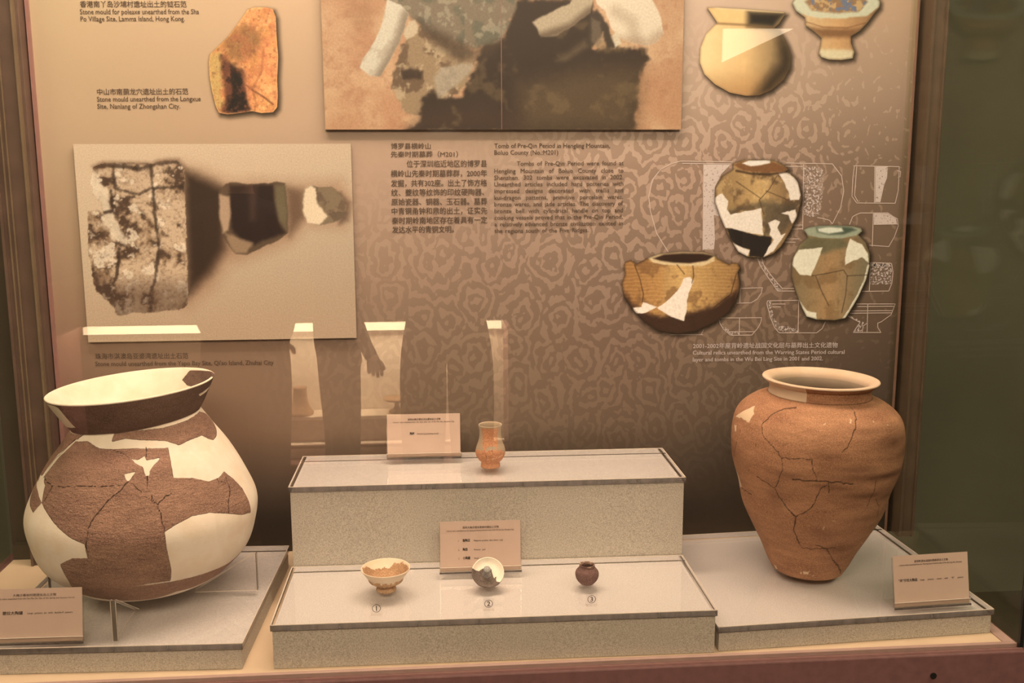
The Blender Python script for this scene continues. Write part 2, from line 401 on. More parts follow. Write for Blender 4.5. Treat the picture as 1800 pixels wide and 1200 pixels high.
# --- the round patched jar
rg = jar_left_rings(); NA = 540
pts, ang = ring_points(rg, NA, (0, 0, 0))
U_ = np.repeat((ang*200)[None], len(rg), 0); S_ = np.repeat((rg[:, 0]*1000)[:, None], NA, 1)
brown = [
  [(-146.6,320.6),(-94.2,323.1),(-48.9,310.7),(-17.5,308.2),(40.1,305.7),(127.4,295.9),(122.2,271.8),(118.7,249.1),(157.1,241.3),(190.2,228.1),(219.9,228.1),(240.9,233.4),(247.8,225.4),(258.3,214.7),(272.3,192.9),(275.8,165.0),(277.5,141.3),(242.6,150.3),(200.7,167.9),(169.3,179.2),(136.1,181.9),(104.7,173.6),(85.5,165.0),(87.3,129.4),(94.2,85.6),(94.2,61.0),(54.1,63.6),(-15.7,56.1),(-41.9,63.6),(-38.4,117.6),(-41.9,153.2),(-66.3,162.1),(-94.2,176.4),(-125.7,192.9),(-160.6,209.2),(-178.0,238.6),(-205.9,246.5),(-186.8,288.7)],
  [(-274.0,330.5),(-122.2,333.0),(-146.6,325.6),(-205.9,291.1),(-219.9,251.7),(-246.1,228.1),(-200.7,222.7),(-162.3,209.2),(-181.5,187.4),(-214.7,192.9),(-244.3,201.1),(-268.8,225.4),(-274.0,259.3),(-274.0,291.1)],
  [(-99.5,105.9),(-68.1,123.5),(-34.9,126.4),(-14.0,58.5),(34.9,61.0),(83.8,58.5),(162.3,53.7),(233.9,49.1),(307.2,61.0),(293.2,58.5),(274.0,44.8),(263.5,19.9),(160.6,16.1),(115.2,19.9),(64.6,9.4),(5.2,12.6),(-38.4,18.0),(-104.7,26.0),(-94.2,68.9)],
  [(-10.5,333.0),(57.6,333.0),(134.4,328.0),(218.2,328.0),(310.7,330.5),(364.8,318.1),(378.7,303.3),(324.6,291.1),(298.5,286.3),(268.8,283.9),(251.3,291.1),(239.1,298.4),(190.2,298.4),(157.1,295.9),(125.7,308.2),(22.7,323.1),(-15.7,320.6)],
]
holes = [[(34.9,291.1),(50.6,286.3),(68.1,291.1),(71.6,283.9),(104.7,283.9),(85.5,274.2),(75.0,266.9),(73.3,259.3),(64.6,259.3),(61.1,274.2),(45.4,281.5)],
  [(20.9,266.9),(48.9,269.3),(38.4,261.9),(31.4,254.2),(26.2,256.8)],
  [(-249.6,243.9),(-193.7,249.1),(-197.2,236.0),(-205.9,228.1),(-237.4,236.0)]]
brown += [[(-560, 60), (-420, 40), (-400, 140), (-450, 210), (-560, 220)], [(390, 30), (540, 60), (600, 170), (470, 240), (400, 150)]]
sdB = np.min([sd_poly(U_, S_, p) for p in brown], 0)
sdB = np.maximum(sdB, -np.min([sd_poly(U_, S_, p) for p in holes], 0))
ext = (rg[:, 0] >= .3331) & (rg[:, 0] <= .4201)
white_ext = [[(-219.9,417.6),(-150.1,417.6),(-139.6,412.9),(-132.6,370.6),(-129.2,361.2),(-212.9,354.1),(-216.4,396.5)],
             [(246.1,394.1),(340.3,401.2),(298.5,389.4),(258.3,387.1)]]
e = -np.min([sd_poly(U_, S_, p) for p in white_ext], 0)                 # inside white -> positive
e = np.minimum(-e, 6.)                                                  # brown elsewhere on the flare
brown_int = [(528.8,456.7),(509.6,432.7),(439.8,426.5),(354.3,420.5),(317.6,420.5),(338.6,446.0),(441.6,475.3),(500.9,470.0)]
i_ = -sd_poly(U_, S_, brown_int)
patch = np.where(ext[:, None], -e*-1, -sdB)
patch = np.where(ext[:, None], np.minimum(np.min([sd_poly(U_, S_, p) for p in white_ext], 0), 6.), -sdB)
patch = np.where((rg[:, 0] > .4203)[:, None], i_, patch)
cracks = [[(-122.2,333.0),(-164.1,318.1),(-207.7,281.5),(-207.7,243.9)],[(-197.2,246.5),(-148.4,241.3),(-97.7,246.5),(-45.4,249.1),(15.7,249.1)],[(-148.4,241.3),(-151.8,228.1),(-155.3,214.7)],[(-17.5,308.2),(12.2,300.8),(33.2,291.1)],[(31.4,254.2),(-3.5,228.1),(-27.9,201.1),(-38.4,179.2),(-40.1,153.2),(-38.4,126.4)],[(38.4,251.7),(66.3,222.7),(80.3,212.0),(83.8,190.2),(87.3,165.0)],[(75.0,303.3),(71.6,288.7)],[(68.1,259.3),(66.3,236.0),(80.3,212.0)],[(80.3,212.0),(96.0,222.7),(108.2,225.4)],[(237.4,222.7),(233.9,201.1),(216.4,184.7),(209.4,167.9)],[(211.2,225.4),(230.4,214.7)]]
crack = np.min([sd_line(U_, S_, wiggle(c)) for c in cracks], 0)
crack = np.minimum(crack, np.abs(sdB)+1.2)
crack = np.where((rg[:, 0] > .333)[:, None], 50., crack)
mat_l = clay_mat('patched_clay', alb((186,130,96), 1.15), alb((134,90,68), 1.15), (.81, .735, .655), (.04, .025, .018), 1.6, 75, .85, (1, 1, 2.6), 1.6)
jar = thing('pottery_jar', (-.5885, 1.985, .7627), 'large round pottery jar, brown sherds patched with white plaster, wide flared mouth', 'jar')
body_n = int((rg[:, 0] <= .3331).sum())
i_in = int((rg[:, 0] < .5101).sum())
lathe_mesh('body', pts[:body_n+1], mat_l, jar, dict(patch=patch[:body_n+1], crack=crack[:body_n+1]), True, False)
mat_f = clay_mat('dark_rim_clay', alb((136,94,72), 1.25), alb((100,66,50), 1.25), (.80, .74, .645), (.04, .03, .02), .7, 60, 1.1, (1, 1, 2), 1.6)
neck = lathe_mesh('flared_rim', pts[body_n-1:i_in], mat_f, jar, dict(patch=patch[body_n-1:i_in], crack=crack[body_n-1:i_in]), False, False)
neck['label'] = 'flared rim, dark brown outside and white inside'
lathe_mesh('inner_wall', pts[i_in-1:], plain('plaster_inside', (.7, .62, .5), .9, .1, 20), jar, None, False, True)

# --- the tall orange urn
rg = jar_right_rings(); NA = 560
pts, ang = ring_points(rg, NA, (0, 0, 0), .0227)
U_ = np.repeat((ang*200)[None], len(rg), 0); S_ = np.repeat((rg[:, 0]*1000)[:, None], NA, 1)
cr = [[(34.9,384.0),(36.7,376.4),(7.0,345.8),(-8.7,316.5),(-20.9,307.1)],[(-146.6,376.4),(-178.0,372.3),(-199.0,361.5),(-214.7,337.3),(-205.9,321.2),(-172.8,302.3),(-150.1,283.3),(-146.6,259.6),(-157.1,233.9),(-169.3,215.8),(-160.6,197.8),(-132.6,172.4),(-115.2,160.7),(-122.2,127.3),(-106.5,95.6),(-92.5,87.1),(-19.2,91.3),(24.4,59.8),(120.4,16.9)],[(-150.1,283.3),(-125.7,285.7),(-83.8,290.5),(-80.3,269.1),(-69.8,247.9)],[(-123.9,243.2),(-87.3,245.5),(-45.4,247.9),(12.2,243.2)],[(-45.4,247.9),(-40.1,222.6)],[(-115.2,160.7),(-89.0,177.0),(-69.8,197.8),(-61.1,229.3),(-43.6,243.2)],[(73.3,250.2),(76.8,227.1),(71.6,188.6)],[(94.2,202.3),(127.4,181.7),(130.9,156.1)],[(-219.9,229.3),(-195.5,224.8),(-172.8,215.8)],[(-329.9,179.4),(-258.3,181.7)],[(-286.2,314.2),(-288.0,300.0)],[(-300.2,285.7),(-317.6,247.9)],[(-57.6,99.8),(-19.2,91.3),(12.2,93.5)]]
crack = np.min([sd_line(U_, S_, wiggle(c, 2.0, 7)) for c in cr], 0)
thick = np.min([sd_line(U_, S_, wiggle(c, 2.2, 7, 0)) for c in [[(-160.6,197.8),(-132.6,172.4),(-115.2,160.7),(-122.2,127.3),(-106.5,95.6)],[(-123.9,243.2),(-87.3,245.5),(-45.4,247.9),(12.2,243.2)],[(24.4,59.8),(120.4,16.9)]]], 0)
crack = np.minimum(crack, thick-.35)
crack = np.where((rg[:, 0] > .3845)[:, None], 50., crack)
pale = [[(-343.8,328.2),(-314.2,345.8),(-295.0,356.8),(-282.7,364.4),(-254.8,353.4),(-256.6,332.8),(-295.0,335.0)],[(-359.5,227.1),(-356.0,227.1),(-326.4,204.6),(-315.9,181.7),(-361.3,170.0),(-357.8,195.5)],[(-97.7,27.3),(-62.8,29.5),(-69.8,18.9),(-90.8,18.9)],[(-24.4,163.1),(-5.2,160.7),(-3.5,158.4),(-22.7,158.4)],[(110.0,353.4),(141.4,349.7),(137.9,347.8),(110.0,351.6)],[(-45.4,144.7),(-38.4,147.0),(-36.7,140.3),(-43.6,138.1)],[(7.0,367.2),(15.7,367.2),(7.0,358.4),(1.7,358.4)],[(-272.3,18.9),(-249.6,18.9),(-253.1,8.6),(-275.8,6.4)],[(12.2,101.9),(26.2,99.8),(15.7,97.7)],[(-71.6,356.8),(-57.6,358.4),(-54.1,356.8),(-68.1,355.1)],[(73.3,361.5),(80.3,361.5),(75.0,358.4),(68.1,358.4)],[(122.2,97.7),(134.4,95.6),(151.8,87.1),(132.6,91.3)],[(-110.0,23.1),(-101.2,25.2),(-96.0,18.9),(-106.5,16.9)],[(-50.6,18.9),(-38.4,21.0),(-36.7,16.9),(-48.9,14.8)],[(-258.3,6.4),(-219.9,3.4),(-148.4,3.4),(-153.6,3.4),(-244.3,3.4)],[(-160.6,195.5),(-157.1,195.5),(-136.1,174.7),(-139.6,172.4)],[(-335.1,314.2),(-314.2,318.9),(-305.4,304.7),(-315.9,302.3)]]
pale = -np.min([sd_poly(U_, S_, p) for p in pale], 0)
neckm = (rg[:, 0] > .3845) & (rg[:, 0] < .4221)
split = [(-123.9,407.9)][0][0]
lat = np.where(U_ < split, 8., -8.)*(np.where(np.abs(U_) < 330, 1, 1))
lat = np.where(U_ < -470, -8., lat)
patch = np.full(U_.shape, 9.)
patch = np.where(neckm[:, None], -lat, patch)
patch = np.where((rg[:, 0] >= .4221)[:, None], -9., patch)
stain = np.zeros(U_.shape)
for (u0, s0, du, ds, k) in ((120, 318, 60, 16, .7), (190, 290, 70, 14, .6), (110, 252, 120, 9, .9), (-60, 300, 40, 8, .4), (20, 272, 60, 7, .5), (60, 214, 60, 7, .7), (160, 200, 90, 10, .6), (-140, 250, 50, 10, .5),
                            (90, 160, 70, 8, .5), (-30, 235, 50, 6, .5), (60, 345, 80, 8, .4), (220, 240, 60, 30, .5), (-170, 190, 30, 30, .4), (30, 90, 60, 12, .4), (-40, 130, 40, 14, .3), (300, 200, 200, 20, .5), (-400, 260, 160, 18, .5)):
    stain = np.maximum(stain, k*np.exp(-((U_-u0)/du)**2-((S_-s0+.03*(U_-u0))/ds)**2))
mat_r = clay_mat('orange_clay', alb((196,130,86), 1.12), alb((148,90,58), 1.12), (.60, .465, .365), (.035, .018, .012), .55, 26, 1.2, (1, 1, 3.2), .8, (.62, .48, .35))
urn = thing('pottery_urn', (.7900, 1.9652, .7350), 'tall orange brown pottery urn with cracked shoulders and a narrow base', 'urn')
nb = int((rg[:, 0] <= .3841).sum()); ni = int((rg[:, 0] < .4405).sum())
A_ = lambda a, b: dict(patch=patch[a:b], crack=crack[a:b], pale=pale[a:b], stain=stain[a:b])
lathe_mesh('body', pts[:nb+1], mat_r, urn, A_(0, nb+1), True, False)
o = lathe_mesh('rim', pts[nb-1:ni], mat_r, urn, A_(nb-1, ni), False, False); o['label'] = 'cream rim and neck, brown on the right half'
lathe_mesh('inner_wall', pts[ni-1:], plain('urn_inside', (.42, .33, .26), .9, .12, 20), urn, None, False, True)

# --- the small wares
def ware(name, loc, prof, inner, mat, label, cat, na=128, n=60, n2=30, rx=0, ry=0, wobble=0, seed=1, part='body', inmat=None):
    t = thing(name, loc, label, cat); t.rotation_euler = (rx, ry, 0)
    h, r = smooth_profile([p[0] for p in prof], [p[1] for p in prof], n)
    hi, ri = smooth_profile([p[0] for p in inner], [p[1] for p in inner], n2)
    rs = np.array([(i, b, a, 0, 0) for i, (a, b) in enumerate(zip(np.r_[h, hi], np.r_[r, ri]))])
    p, a = ring_points(rs, na, (0, 0, 0))
    if wobble:
        rr = np.random.RandomState(seed); ph = rr.rand(4)*6
        k = 1+wobble*(np.sin(a*2+ph[0])+.6*np.sin(a*3+ph[1]))[None]*(.5+.5*np.linspace(0, 1, len(rs))[:, None])
        p[..., 0] *= k; p[..., 1] *= k
    return t, p, a, rs, n
def grid_attr(p): return p

# cup on the top step
cup_prof = [(0, .004), (.0005, .0195), (.004, .0212), (.009, .0205), (.0125, .0205), (.019, .0268), (.028, .0315), (.037, .0325), (.046, .0305), (.058, .0262), (.070, .0238), (.082, .0236), (.090, .0246), (.0948, .0256)]
cup_in = [(.0956, .0250), (.0945, .0240), (.085, .0222), (.06, .0235), (.035, .0295), (.01, .018), (.008, .001)]
t, p, a, rs, n = ware('pottery_cup', (.1195, 2.092, .9418), cup_prof, cup_in, None, 'small orange pottery cup with a cracked belly, on the top step beside the caption card', 'cup', 144, 90, 40, wobble=.006)
hh = np.repeat(rs[:, 2][:, None]*1000, 144, 1); uu = np.repeat((a*32)[None], len(rs), 0)
grey = [[(-46, 40), (-34, 44), (-22, 43), (-18, 47), (-23, 54), (-25, 62), (-27, 76), (-28, 92), (-60, 92), (-60, 42)], [(14, 44), (24, 45), (34, 36), (60, 36), (60, 92), (24, 92), (22, 66), (18, 54)],
        [(-14, 42), (-4, 46), (6, 47), (12, 44), (14, 52), (2, 54), (-10, 52)]]
sdg = np.min([sd_poly(uu, hh, q) for q in grey], 0)
sdg = np.where(hh > 91.5, -2, sdg)
ck = np.min([sd_line(uu, hh, q) for q in ([(-13, 40), (-11, 32), (-11, 26), (-16, 20)], [(22, 40), (24, 30)], [(-2, 43), (3, 44)], [(-18, 14), (-10, 10)])], 0)
pl = 1.1-sd_line(uu, hh, [(-10, 26), (-2, 25), (6, 27), (18, 29), (30, 33)])
ck[n:] = 50; sdg[n:] = -3; pl[n:] = -9
mc = clay_mat('cup_clay', alb((222,146,96), 1.2), alb((204,122,78), 1.2), alb((190,150,112), 1.35), (.12, .05, .03), .25, 120, .5, (1, 1, 2), .5, (.75, .55, .40))
o = lathe_mesh('body', p, mc, t, dict(patch=sdg, crack=ck, pale=pl), True, True)

# stemmed dish, number 1
d_prof = [(0, .004), (.0004, .0165), (.003, .0195), (.008, .0185), (.012, .0165), (.0155, .0185), (.018, .0265), (.021, .0325), (.0255, .0345), (.0285, .0350), (.0295, .0362), (.034, .0395), (.041, .0445), (.0465, .0480)]
d_in = [(.0478, .0478), (.0472, .0462), (.042, .0425), (.034, .0360), (.028, .0300), (.0235, .018), (.0225, .001)]
t, p, a, rs, n = ware('stemmed_dish', (-.1002, 1.852, .7694), d_prof, d_in, None, 'cream stemmed pottery dish with orange stains, above the round number one', 'dish', 144, 80, 60, wobble=.006)
X, Y = p[..., 0]*1000, p[..., 1]*1000
inside = np.repeat((np.arange(len(rs)) >= n)[:, None], 144, 1)
poly = [(-46, 4), (-38, 20), (-26, 24), (-15, 32), (-5, 35), (5, 34), (14, 39), (24, 35), (33, 31), (42, 14), (46, -10), (36, -30), (0, -46), (-36, -30)]
sdi = np.where(inside, -sd_poly(X, Y, poly), 0)
hh = p[..., 2]*1000
sdi = np.where(inside, sdi, np.where(hh < 27, 1.2, np.where(hh < 30, .2, -2.5)))
mc = clay_mat('dish_clay', alb((222,160,108), 1.3), alb((176,116,74), 1.3), (.76, .66, .54), (.3, .2, .1), .25, 110, .4, (1, 1, 1), 4.5)
lathe_mesh('bowl_and_foot', p, mc, t, dict(patch=sdi, crack=np.full(hh.shape, 50.)), True, True)

# potter's pad, number 2: a shallow dome with a knob handle, leaning back on its rim
def pad_build():
    t = thing('pottery_pad', (.0995, 1.858, .7694), 'dark round pottery pad with knob handle and white repair, above the round number two', 'pottery pad')
    prof = [(-.0255, .001), (-.0250, .008), (-.0215, .0165), (-.015, .024), (-.007, .0295), (-.0015, .0318), (.0005, .0322)]
    inner = [(.0018, .0316), (.0022, .0302), (.0002, .0285), (-.0045, .022), (-.0068, .012), (-.0070, .001)]
    h, r = smooth_profile([q[0] for q in prof], [q[1] for q in prof], 50); hi, ri = smooth_profile([q[0] for q in inner], [q[1] for q in inner], 40)
    rs = np.array([(0, b, a, 0, 0) for a, b in zip(np.r_[h, hi], np.r_[r, ri])]); p, a = ring_points(rs, 144, (0, 0, 0))
    X, Y = p[..., 0]*1000, p[..., 1]*1000
    poly = [(-40, 3), (-31, 6), (-24, 4), (-17, 5), (-10, 10), (0, 12), (6, 11), (9, 2), (12, -6), (13, -9), (17, -5), (18, -16), (24, -20), (40, -22), (40, -50), (-50, -50)]
    sdp = -sd_poly(X, Y, poly)
    out = np.repeat((np.arange(len(rs)) < 50)[:, None], 144, 1)
    sdp = np.where(out, np.minimum(np.where(Y < 2, 4, sdp), 4.), sdp)
    mc = clay_mat('pad_clay', alb((128,100,80), 1.0), alb((92,68,54), 1.0), (.86, .80, .72), (.03, .02, .02), .6, 150, .3, (1, 1, 1), 2.0)
    kp = [(-.0068, .0085), (-.002, .0068), (.005, .0062), (.012, .0068), (.0165, .0072), (.0190, .0058), (.0200, .0005)]
    h, r = smooth_profile([q[0] for q in kp], [q[1] for q in kp], 30)
    kr = np.array([(0, b, a, 0, 0) for a, b in zip(h, r)]); kpnt, _ = ring_points(kr, 48, (-.002, -.001, 0))
    rot = np.array(Matrix.Rotation(math.radians(44), 3, 'X') @ Matrix.Rotation(math.radians(-6), 3, 'Z'))
    P1 = p.reshape(-1, 3)@rot.T; z = P1[:, 2].min(); P1 = P1-np.array([0, 0, z]); K1 = kpnt.reshape(-1, 3)@rot.T-np.array([0, 0, z])
    lathe_mesh('pad_body', P1.reshape(p.shape), mc, t, dict(patch=sdp, crack=np.full(X.shape, 50.)), True, True)
    km = clay_mat('knob_clay', alb((190,166,142), 1.0), alb((150,126,106), 1.0), (.5, .4, .3), (.03, .02, .02), .6, 150, .3, (1, 1, 1), 1)
    lathe_mesh('knob_handle', K1.reshape(kpnt.shape), km, t, dict(patch=np.full(kpnt.shape[:2], 5.), crack=np.full(kpnt.shape[:2], 50.)), False, True)
pad_build()

# tiny dark jar, number 3
j_prof = [(0, .003), (.0006, .0115), (.003, .0145), (.008, .0190), (.014, .0220), (.0205, .0232), (.027, .0220), (.032, .0182), (.0350, .0156), (.0375, .0150), (.0400, .0156)]
j_in = [(.0412, .0152), (.0408, .0138), (.036, .0126), (.03, .0150), (.02, .0190), (.006, .012), (.004, .001)]
t, p, a, rs, n = ware('miniature_jar', (.2958, 1.850, .7694), j_prof, j_in, None, 'tiny dark brown pottery jar, above the round number three', 'jar', 120, 70, 30, wobble=.012, seed=4)
mc = clay_mat('mini_jar_clay', alb((130,88,72), 1.0), alb((100,64,52), 1.0), alb((200,150,110), 1.0), (.03, .02, .02), .6, 130, .4, (1, 1, 1), 3, (.45, .33, .25))
z_ = p[..., 2]*1000; spots = -np.min([sd_poly(np.repeat((a*22)[None], len(rs), 0), z_, q) for q in ([(-18, 2), (-10, 4), (-12, 8), (-18, 5)], [(-3, 12), (2, 12), (1, 17)], [(-6, 37), (10, 37), (9, 44), (-6, 44)])], 0)-1
spots[n:] = np.where(z_[n:] > 35, .5, -8)
lathe_mesh('body', p, mc, t, dict(patch=np.full(z_.shape, 9.), crack=np.full(z_.shape, 50.), pale=spots), True, True)

# ------------------------------------------------------------------ lettering
_txt_cache = {}
def glyphs(body, space=1.0, bold=0.0):
    k = (body, round(space, 3), bold)
    if k in _txt_cache: return _txt_cache[k]
    c = bpy.data.curves.new('glyphs', 'FONT'); c.body = body; c.size = 1.0; c.resolution_u = 2; c.space_word = space; c.offset = bold
    o = bpy.data.objects.new('glyphs', c); COL.objects.link(o)
    me = bpy.data.meshes.new_from_object(o.evaluated_get(bpy.context.evaluated_depsgraph_get()))
    v = np.empty(len(me.vertices)*3); me.vertices.foreach_get('co', v); v = v.reshape(-1, 3)[:, :2]
    f = [tuple(q.vertices) for q in me.polygons]
    bpy.data.objects.remove(o); bpy.data.curves.remove(c); bpy.data.meshes.remove(me)
    _txt_cache[k] = (v, f); return v, f
def text_block(name, lines, size, mat, parent, place, bold=0.0, lift=.0004):
    """lines: (string, (x0,z), (x1,z)); size in mm; place maps (x mm, z mm) arrays to 3D points"""
    V = []; Fc = []; b = 0
    for s, p0, p1 in lines:
        if p1 is None: p1 = (p0[0]+1, p0[1]); w = None
        else: w = math.hypot(p1[0]-p0[0], p1[1]-p0[1])
        v, f = glyphs(s, 1.0)
        nat = (v[:, 0].max()-v[:, 0].min())*size
        if w and ' ' in s.strip() and w > nat*1.01:
            v2, f2 = glyphs(s, 2.0); n2 = (v2[:, 0].max()-v2[:, 0].min())*size
            v, f = glyphs(s, 1+(w-nat)/max(n2-nat, 1e-6))
        x = (v[:, 0]-v[:, 0].min())
        sx = w/(x.max()) if w else size
        ux, uz = ((p1[0]-p0[0])/w, (p1[1]-p0[1])/w) if w else (1, 0)
        X = p0[0]+x*sx*ux; Z = p0[1]+x*sx*uz+v[:, 1]*size
        for q_, k in enumerate(((0, 0), (bold, 0), (bold*.5, bold*.5))[:3 if bold else 1]):      # a second pass of ink makes the strokes bolder
            V.append(place(X+k[0]*size, Z+k[1]*size)+np.array([0, -.00012*q_, 0])); Fc += [tuple(i+b for i in q) for q in f]; b += len(v)
    return mesh_obj(name, np.vstack(V), Fc, mat, parent)

# ------------------------------------------------------------------ the printed graphic panel
PY = 2.2962
panel = thing('graphic_panel', (.14, PY, ZF), 'large beige to brown printed graphic panel behind the pots, with cut-out pot pictures and text', 'display panel')
def on_panel(lift):
    return lambda X, Z: np.stack([np.asarray(X)/1000-.14, np.full(np.shape(X), -lift), np.asarray(Z)/1000-ZF], -1)
def vnoise(x, z, scale, seed):
    r = np.random.RandomState(seed); G = r.rand(128, 128)
    u = (x/scale) % 127; w = (z/scale) % 127; i = u.astype(int); j = w.astype(int); fu = u-i; fw = w-j
    fu = fu*fu*(3-2*fu); fw = fw*fw*(3-2*fw); i2 = (i+1) % 128; j2 = (j+1) % 128
    return (G[i, j]*(1-fu)+G[i2, j]*fu)*(1-fw)+(G[i, j2]*(1-fu)+G[i2, j2]*fu)*fw
def fbm(x, z, scale, seed=0, oct=4):
    s = 0; a = 1; t = 0
    for k in range(oct): s = s+a*vnoise(x+37*k, z+91*k, scale/2**k, seed+k); t += a; a *= .55
    return s/t
PANEL_K = .52           # how brightly the lamps light the print: its tones are set against this
def level(z):           # lamp light over the print's height (mm), from full at the top
    return np.interp(z, LEVEL_Z, LEVEL_K)
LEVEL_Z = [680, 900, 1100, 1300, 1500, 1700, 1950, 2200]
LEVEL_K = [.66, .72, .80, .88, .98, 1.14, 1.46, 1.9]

def color_mesh(name, X, Z, col, mat, parent, lift, extra=None, keep=None):
    nz, nx = X.shape; idx = np.arange(nz*nx).reshape(nz, nx)
    f = np.stack([idx[:-1, :-1], idx[:-1, 1:], idx[1:, 1:], idx[1:, :-1]], -1)
    if keep is not None:
        k = keep[:-1, :-1] | keep[1:, :-1] | keep[:-1, 1:] | keep[1:, 1:]; f = f[k]
    f = f.reshape(-1, 4); used = np.unique(f); remap = np.zeros(nz*nx, int); remap[used] = np.arange(len(used)); f = remap[f]
    v = on_panel(lift)(X.reshape(-1)[used], Z.reshape(-1)[used])
    o = mesh_obj(name, v, f.tolist(), mat, parent); me = o.data
    c = np.ones((len(used), 4), np.float32); c[:, :3] = col.reshape(-1, 3)[used]
    at = me.color_attributes.new('print', 'FLOAT_COLOR', 'POINT'); at.data.foreach_set('color', c.reshape(-1))
    for k, arr in (extra or {}).items():
        a = me.attributes.new(k, 'FLOAT', 'POINT'); a.data.foreach_set('value', arr.reshape(-1)[used].astype(np.float32))
    return o

# ground tones of the print (sRGB as printed and lit), sampled on a coarse table: rows down the panel, columns across
TX = [p[0] for p in [(-839.4,1329.6),(-464.3,1325.0),(-143.7,1321.1),(118.0,1317.8),(452.0,1313.7),(725.0,1310.4),(1073.4,1306.1)]]
TZ = [p[1] for p in [(60.2,1949.4),(57.9,1766.4),(55.4,1578.2),(53.0,1384.5),(50.4,1185.1),(47.8,979.7),(45.0,768.2)]]
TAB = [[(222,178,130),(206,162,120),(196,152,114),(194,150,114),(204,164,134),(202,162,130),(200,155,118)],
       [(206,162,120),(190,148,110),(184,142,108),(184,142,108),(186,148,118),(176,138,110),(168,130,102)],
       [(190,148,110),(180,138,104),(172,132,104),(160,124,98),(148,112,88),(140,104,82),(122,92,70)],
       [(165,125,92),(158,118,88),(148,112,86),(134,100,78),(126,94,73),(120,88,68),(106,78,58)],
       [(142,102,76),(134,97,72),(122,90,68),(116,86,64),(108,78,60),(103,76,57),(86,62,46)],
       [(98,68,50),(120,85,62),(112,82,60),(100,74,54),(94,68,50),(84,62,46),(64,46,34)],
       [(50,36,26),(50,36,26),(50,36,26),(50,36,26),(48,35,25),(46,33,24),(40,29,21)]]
TAB = np.array(TAB, float)
# strength of the curl pattern on the same table
PAT = np.array([[0,0,0,0,0,.0,.0],[0,0,.0,.0,.25,.35,.45],[0,0,.03,.10,.9,1,1],[0,0,.30,.6,1,.9,.8],[0,.0,.3,.55,.75,.7,.55],[0,0,.10,.3,.45,.4,.25],[0,0,0,.05,.1,.1,.05]])
xs = np.linspace(-850, 1118, 130); zs = np.linspace(684, 2185, 120)
X, Z = np.meshgrid(xs, zs)
def bil(tab, X, Z):
    tz = np.array(TZ)[::-1]; tb = tab[::-1]
    fx = np.interp(X, TX, np.arange(len(TX))); fz = np.interp(Z, tz, np.arange(len(tz)))
    i = np.clip(fx.astype(int), 0, len(TX)-2); j = np.clip(fz.astype(int), 0, len(tz)-2); u = fx-i; w = fz-j
    if tab.ndim == 3: u = u[..., None]; w = w[..., None]
    return (tb[j, i]*(1-u)+tb[j, i+1]*u)*(1-w)+(tb[j+1, i]*(1-u)+tb[j+1, i+1]*u)*w
def to_albedo(srgb, Z, gain=1.0):
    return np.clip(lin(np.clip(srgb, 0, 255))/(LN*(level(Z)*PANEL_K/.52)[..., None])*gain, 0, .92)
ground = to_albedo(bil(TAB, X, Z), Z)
blob = np.clip((X-[(837.3,1575.6)][0][0])/180, 0, 1)
def panel_mat():
    t = NT('printed_panel'); co = t.coord()
    g = t.attr('print', 'Color'); pat = t.attr('pat'); br = t.attr('broken')
    sep = t.n('SeparateXYZ'); t.l(co, sep.inputs[0])
    cmb = t.n('CombineXYZ'); t.l(t.math('MULTIPLY', sep.outputs[0], 1.2), cmb.inputs[0]); t.l(t.math('MULTIPLY', sep.outputs[2], .92), cmb.inputs[1])
    w1 = t.n('TexNoise', Scale=9.0, Detail=2.0); t.l(cmb.outputs[0], w1.inputs['Vector'])
    add = t.n('VectorMath', operation='MULTIPLY_ADD'); t.l(w1.outputs['Color'], add.inputs[0]); add.inputs[1].default_value = (.07, .07, 0); t.l(cmb.outputs[0], add.inputs[2])
    w2 = t.n('TexNoise', Scale=42.0, Detail=2.0); t.l(cmb.outputs[0], w2.inputs['Vector'])
    ad2 = t.n('VectorMath', operation='MULTIPLY_ADD'); t.l(w2.outputs['Color'], ad2.inputs[0]); ad2.inputs[1].default_value = (.028, .028, 0); t.l(add.outputs[0], ad2.inputs[2])
    v = t.n('TexVoronoi', voronoi_dimensions='2D', Scale=11.0, Randomness=.7); t.l(ad2.outputs[0], v.inputs['Vector'])
    wv = t.math('SINE', t.math('ADD', t.math('MULTIPLY', v.outputs['Distance'], 24.0), 1.0))
    nn = t.n('TexNoise', Scale=48.0, Detail=1.0); t.l(cmb.outputs[0], nn.inputs['Vector'])
    val = t.math('ADD', wv, t.math('MULTIPLY', t.math('SUBTRACT', nn.outputs[0], .5), 5.2))
    val = t.math('SUBTRACT', val, t.math('MULTIPLY', br, 1.15))
    m = t.math('MULTIPLY', t.math('ADD', val, -.12), 8.0, True)
    f = t.math('MULTIPLY', m, pat)
    light = t.mix(1.0, g, (1.52, 1.58, 1.62), 'MULTIPLY')
    c = t.mix(f, g, light)
    c = t.mix(.10, c, t.mix(1.0, c, t.n('TexNoise', Scale=500.0).outputs['Color'], 'MULTIPLY'))
    t.base(c).set(Roughness=.62); t.b.inputs['Specular IOR Level'].default_value = .3
    return t.m
mp_ = panel_mat()
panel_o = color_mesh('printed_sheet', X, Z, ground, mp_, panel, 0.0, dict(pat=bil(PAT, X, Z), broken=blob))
MB().box(-.990, .978, .0006, .025, .001, 1.502).build('backing_board', M['dark'], panel)
MB().box(-.9975, -.9895, -.006, .022, 0, 1.502).build('edge_trim', M['maroon'], panel)
MB().box(.978, .983, -.003, .022, 0, 1.502).build('edge_trim', M['maroon'], panel)

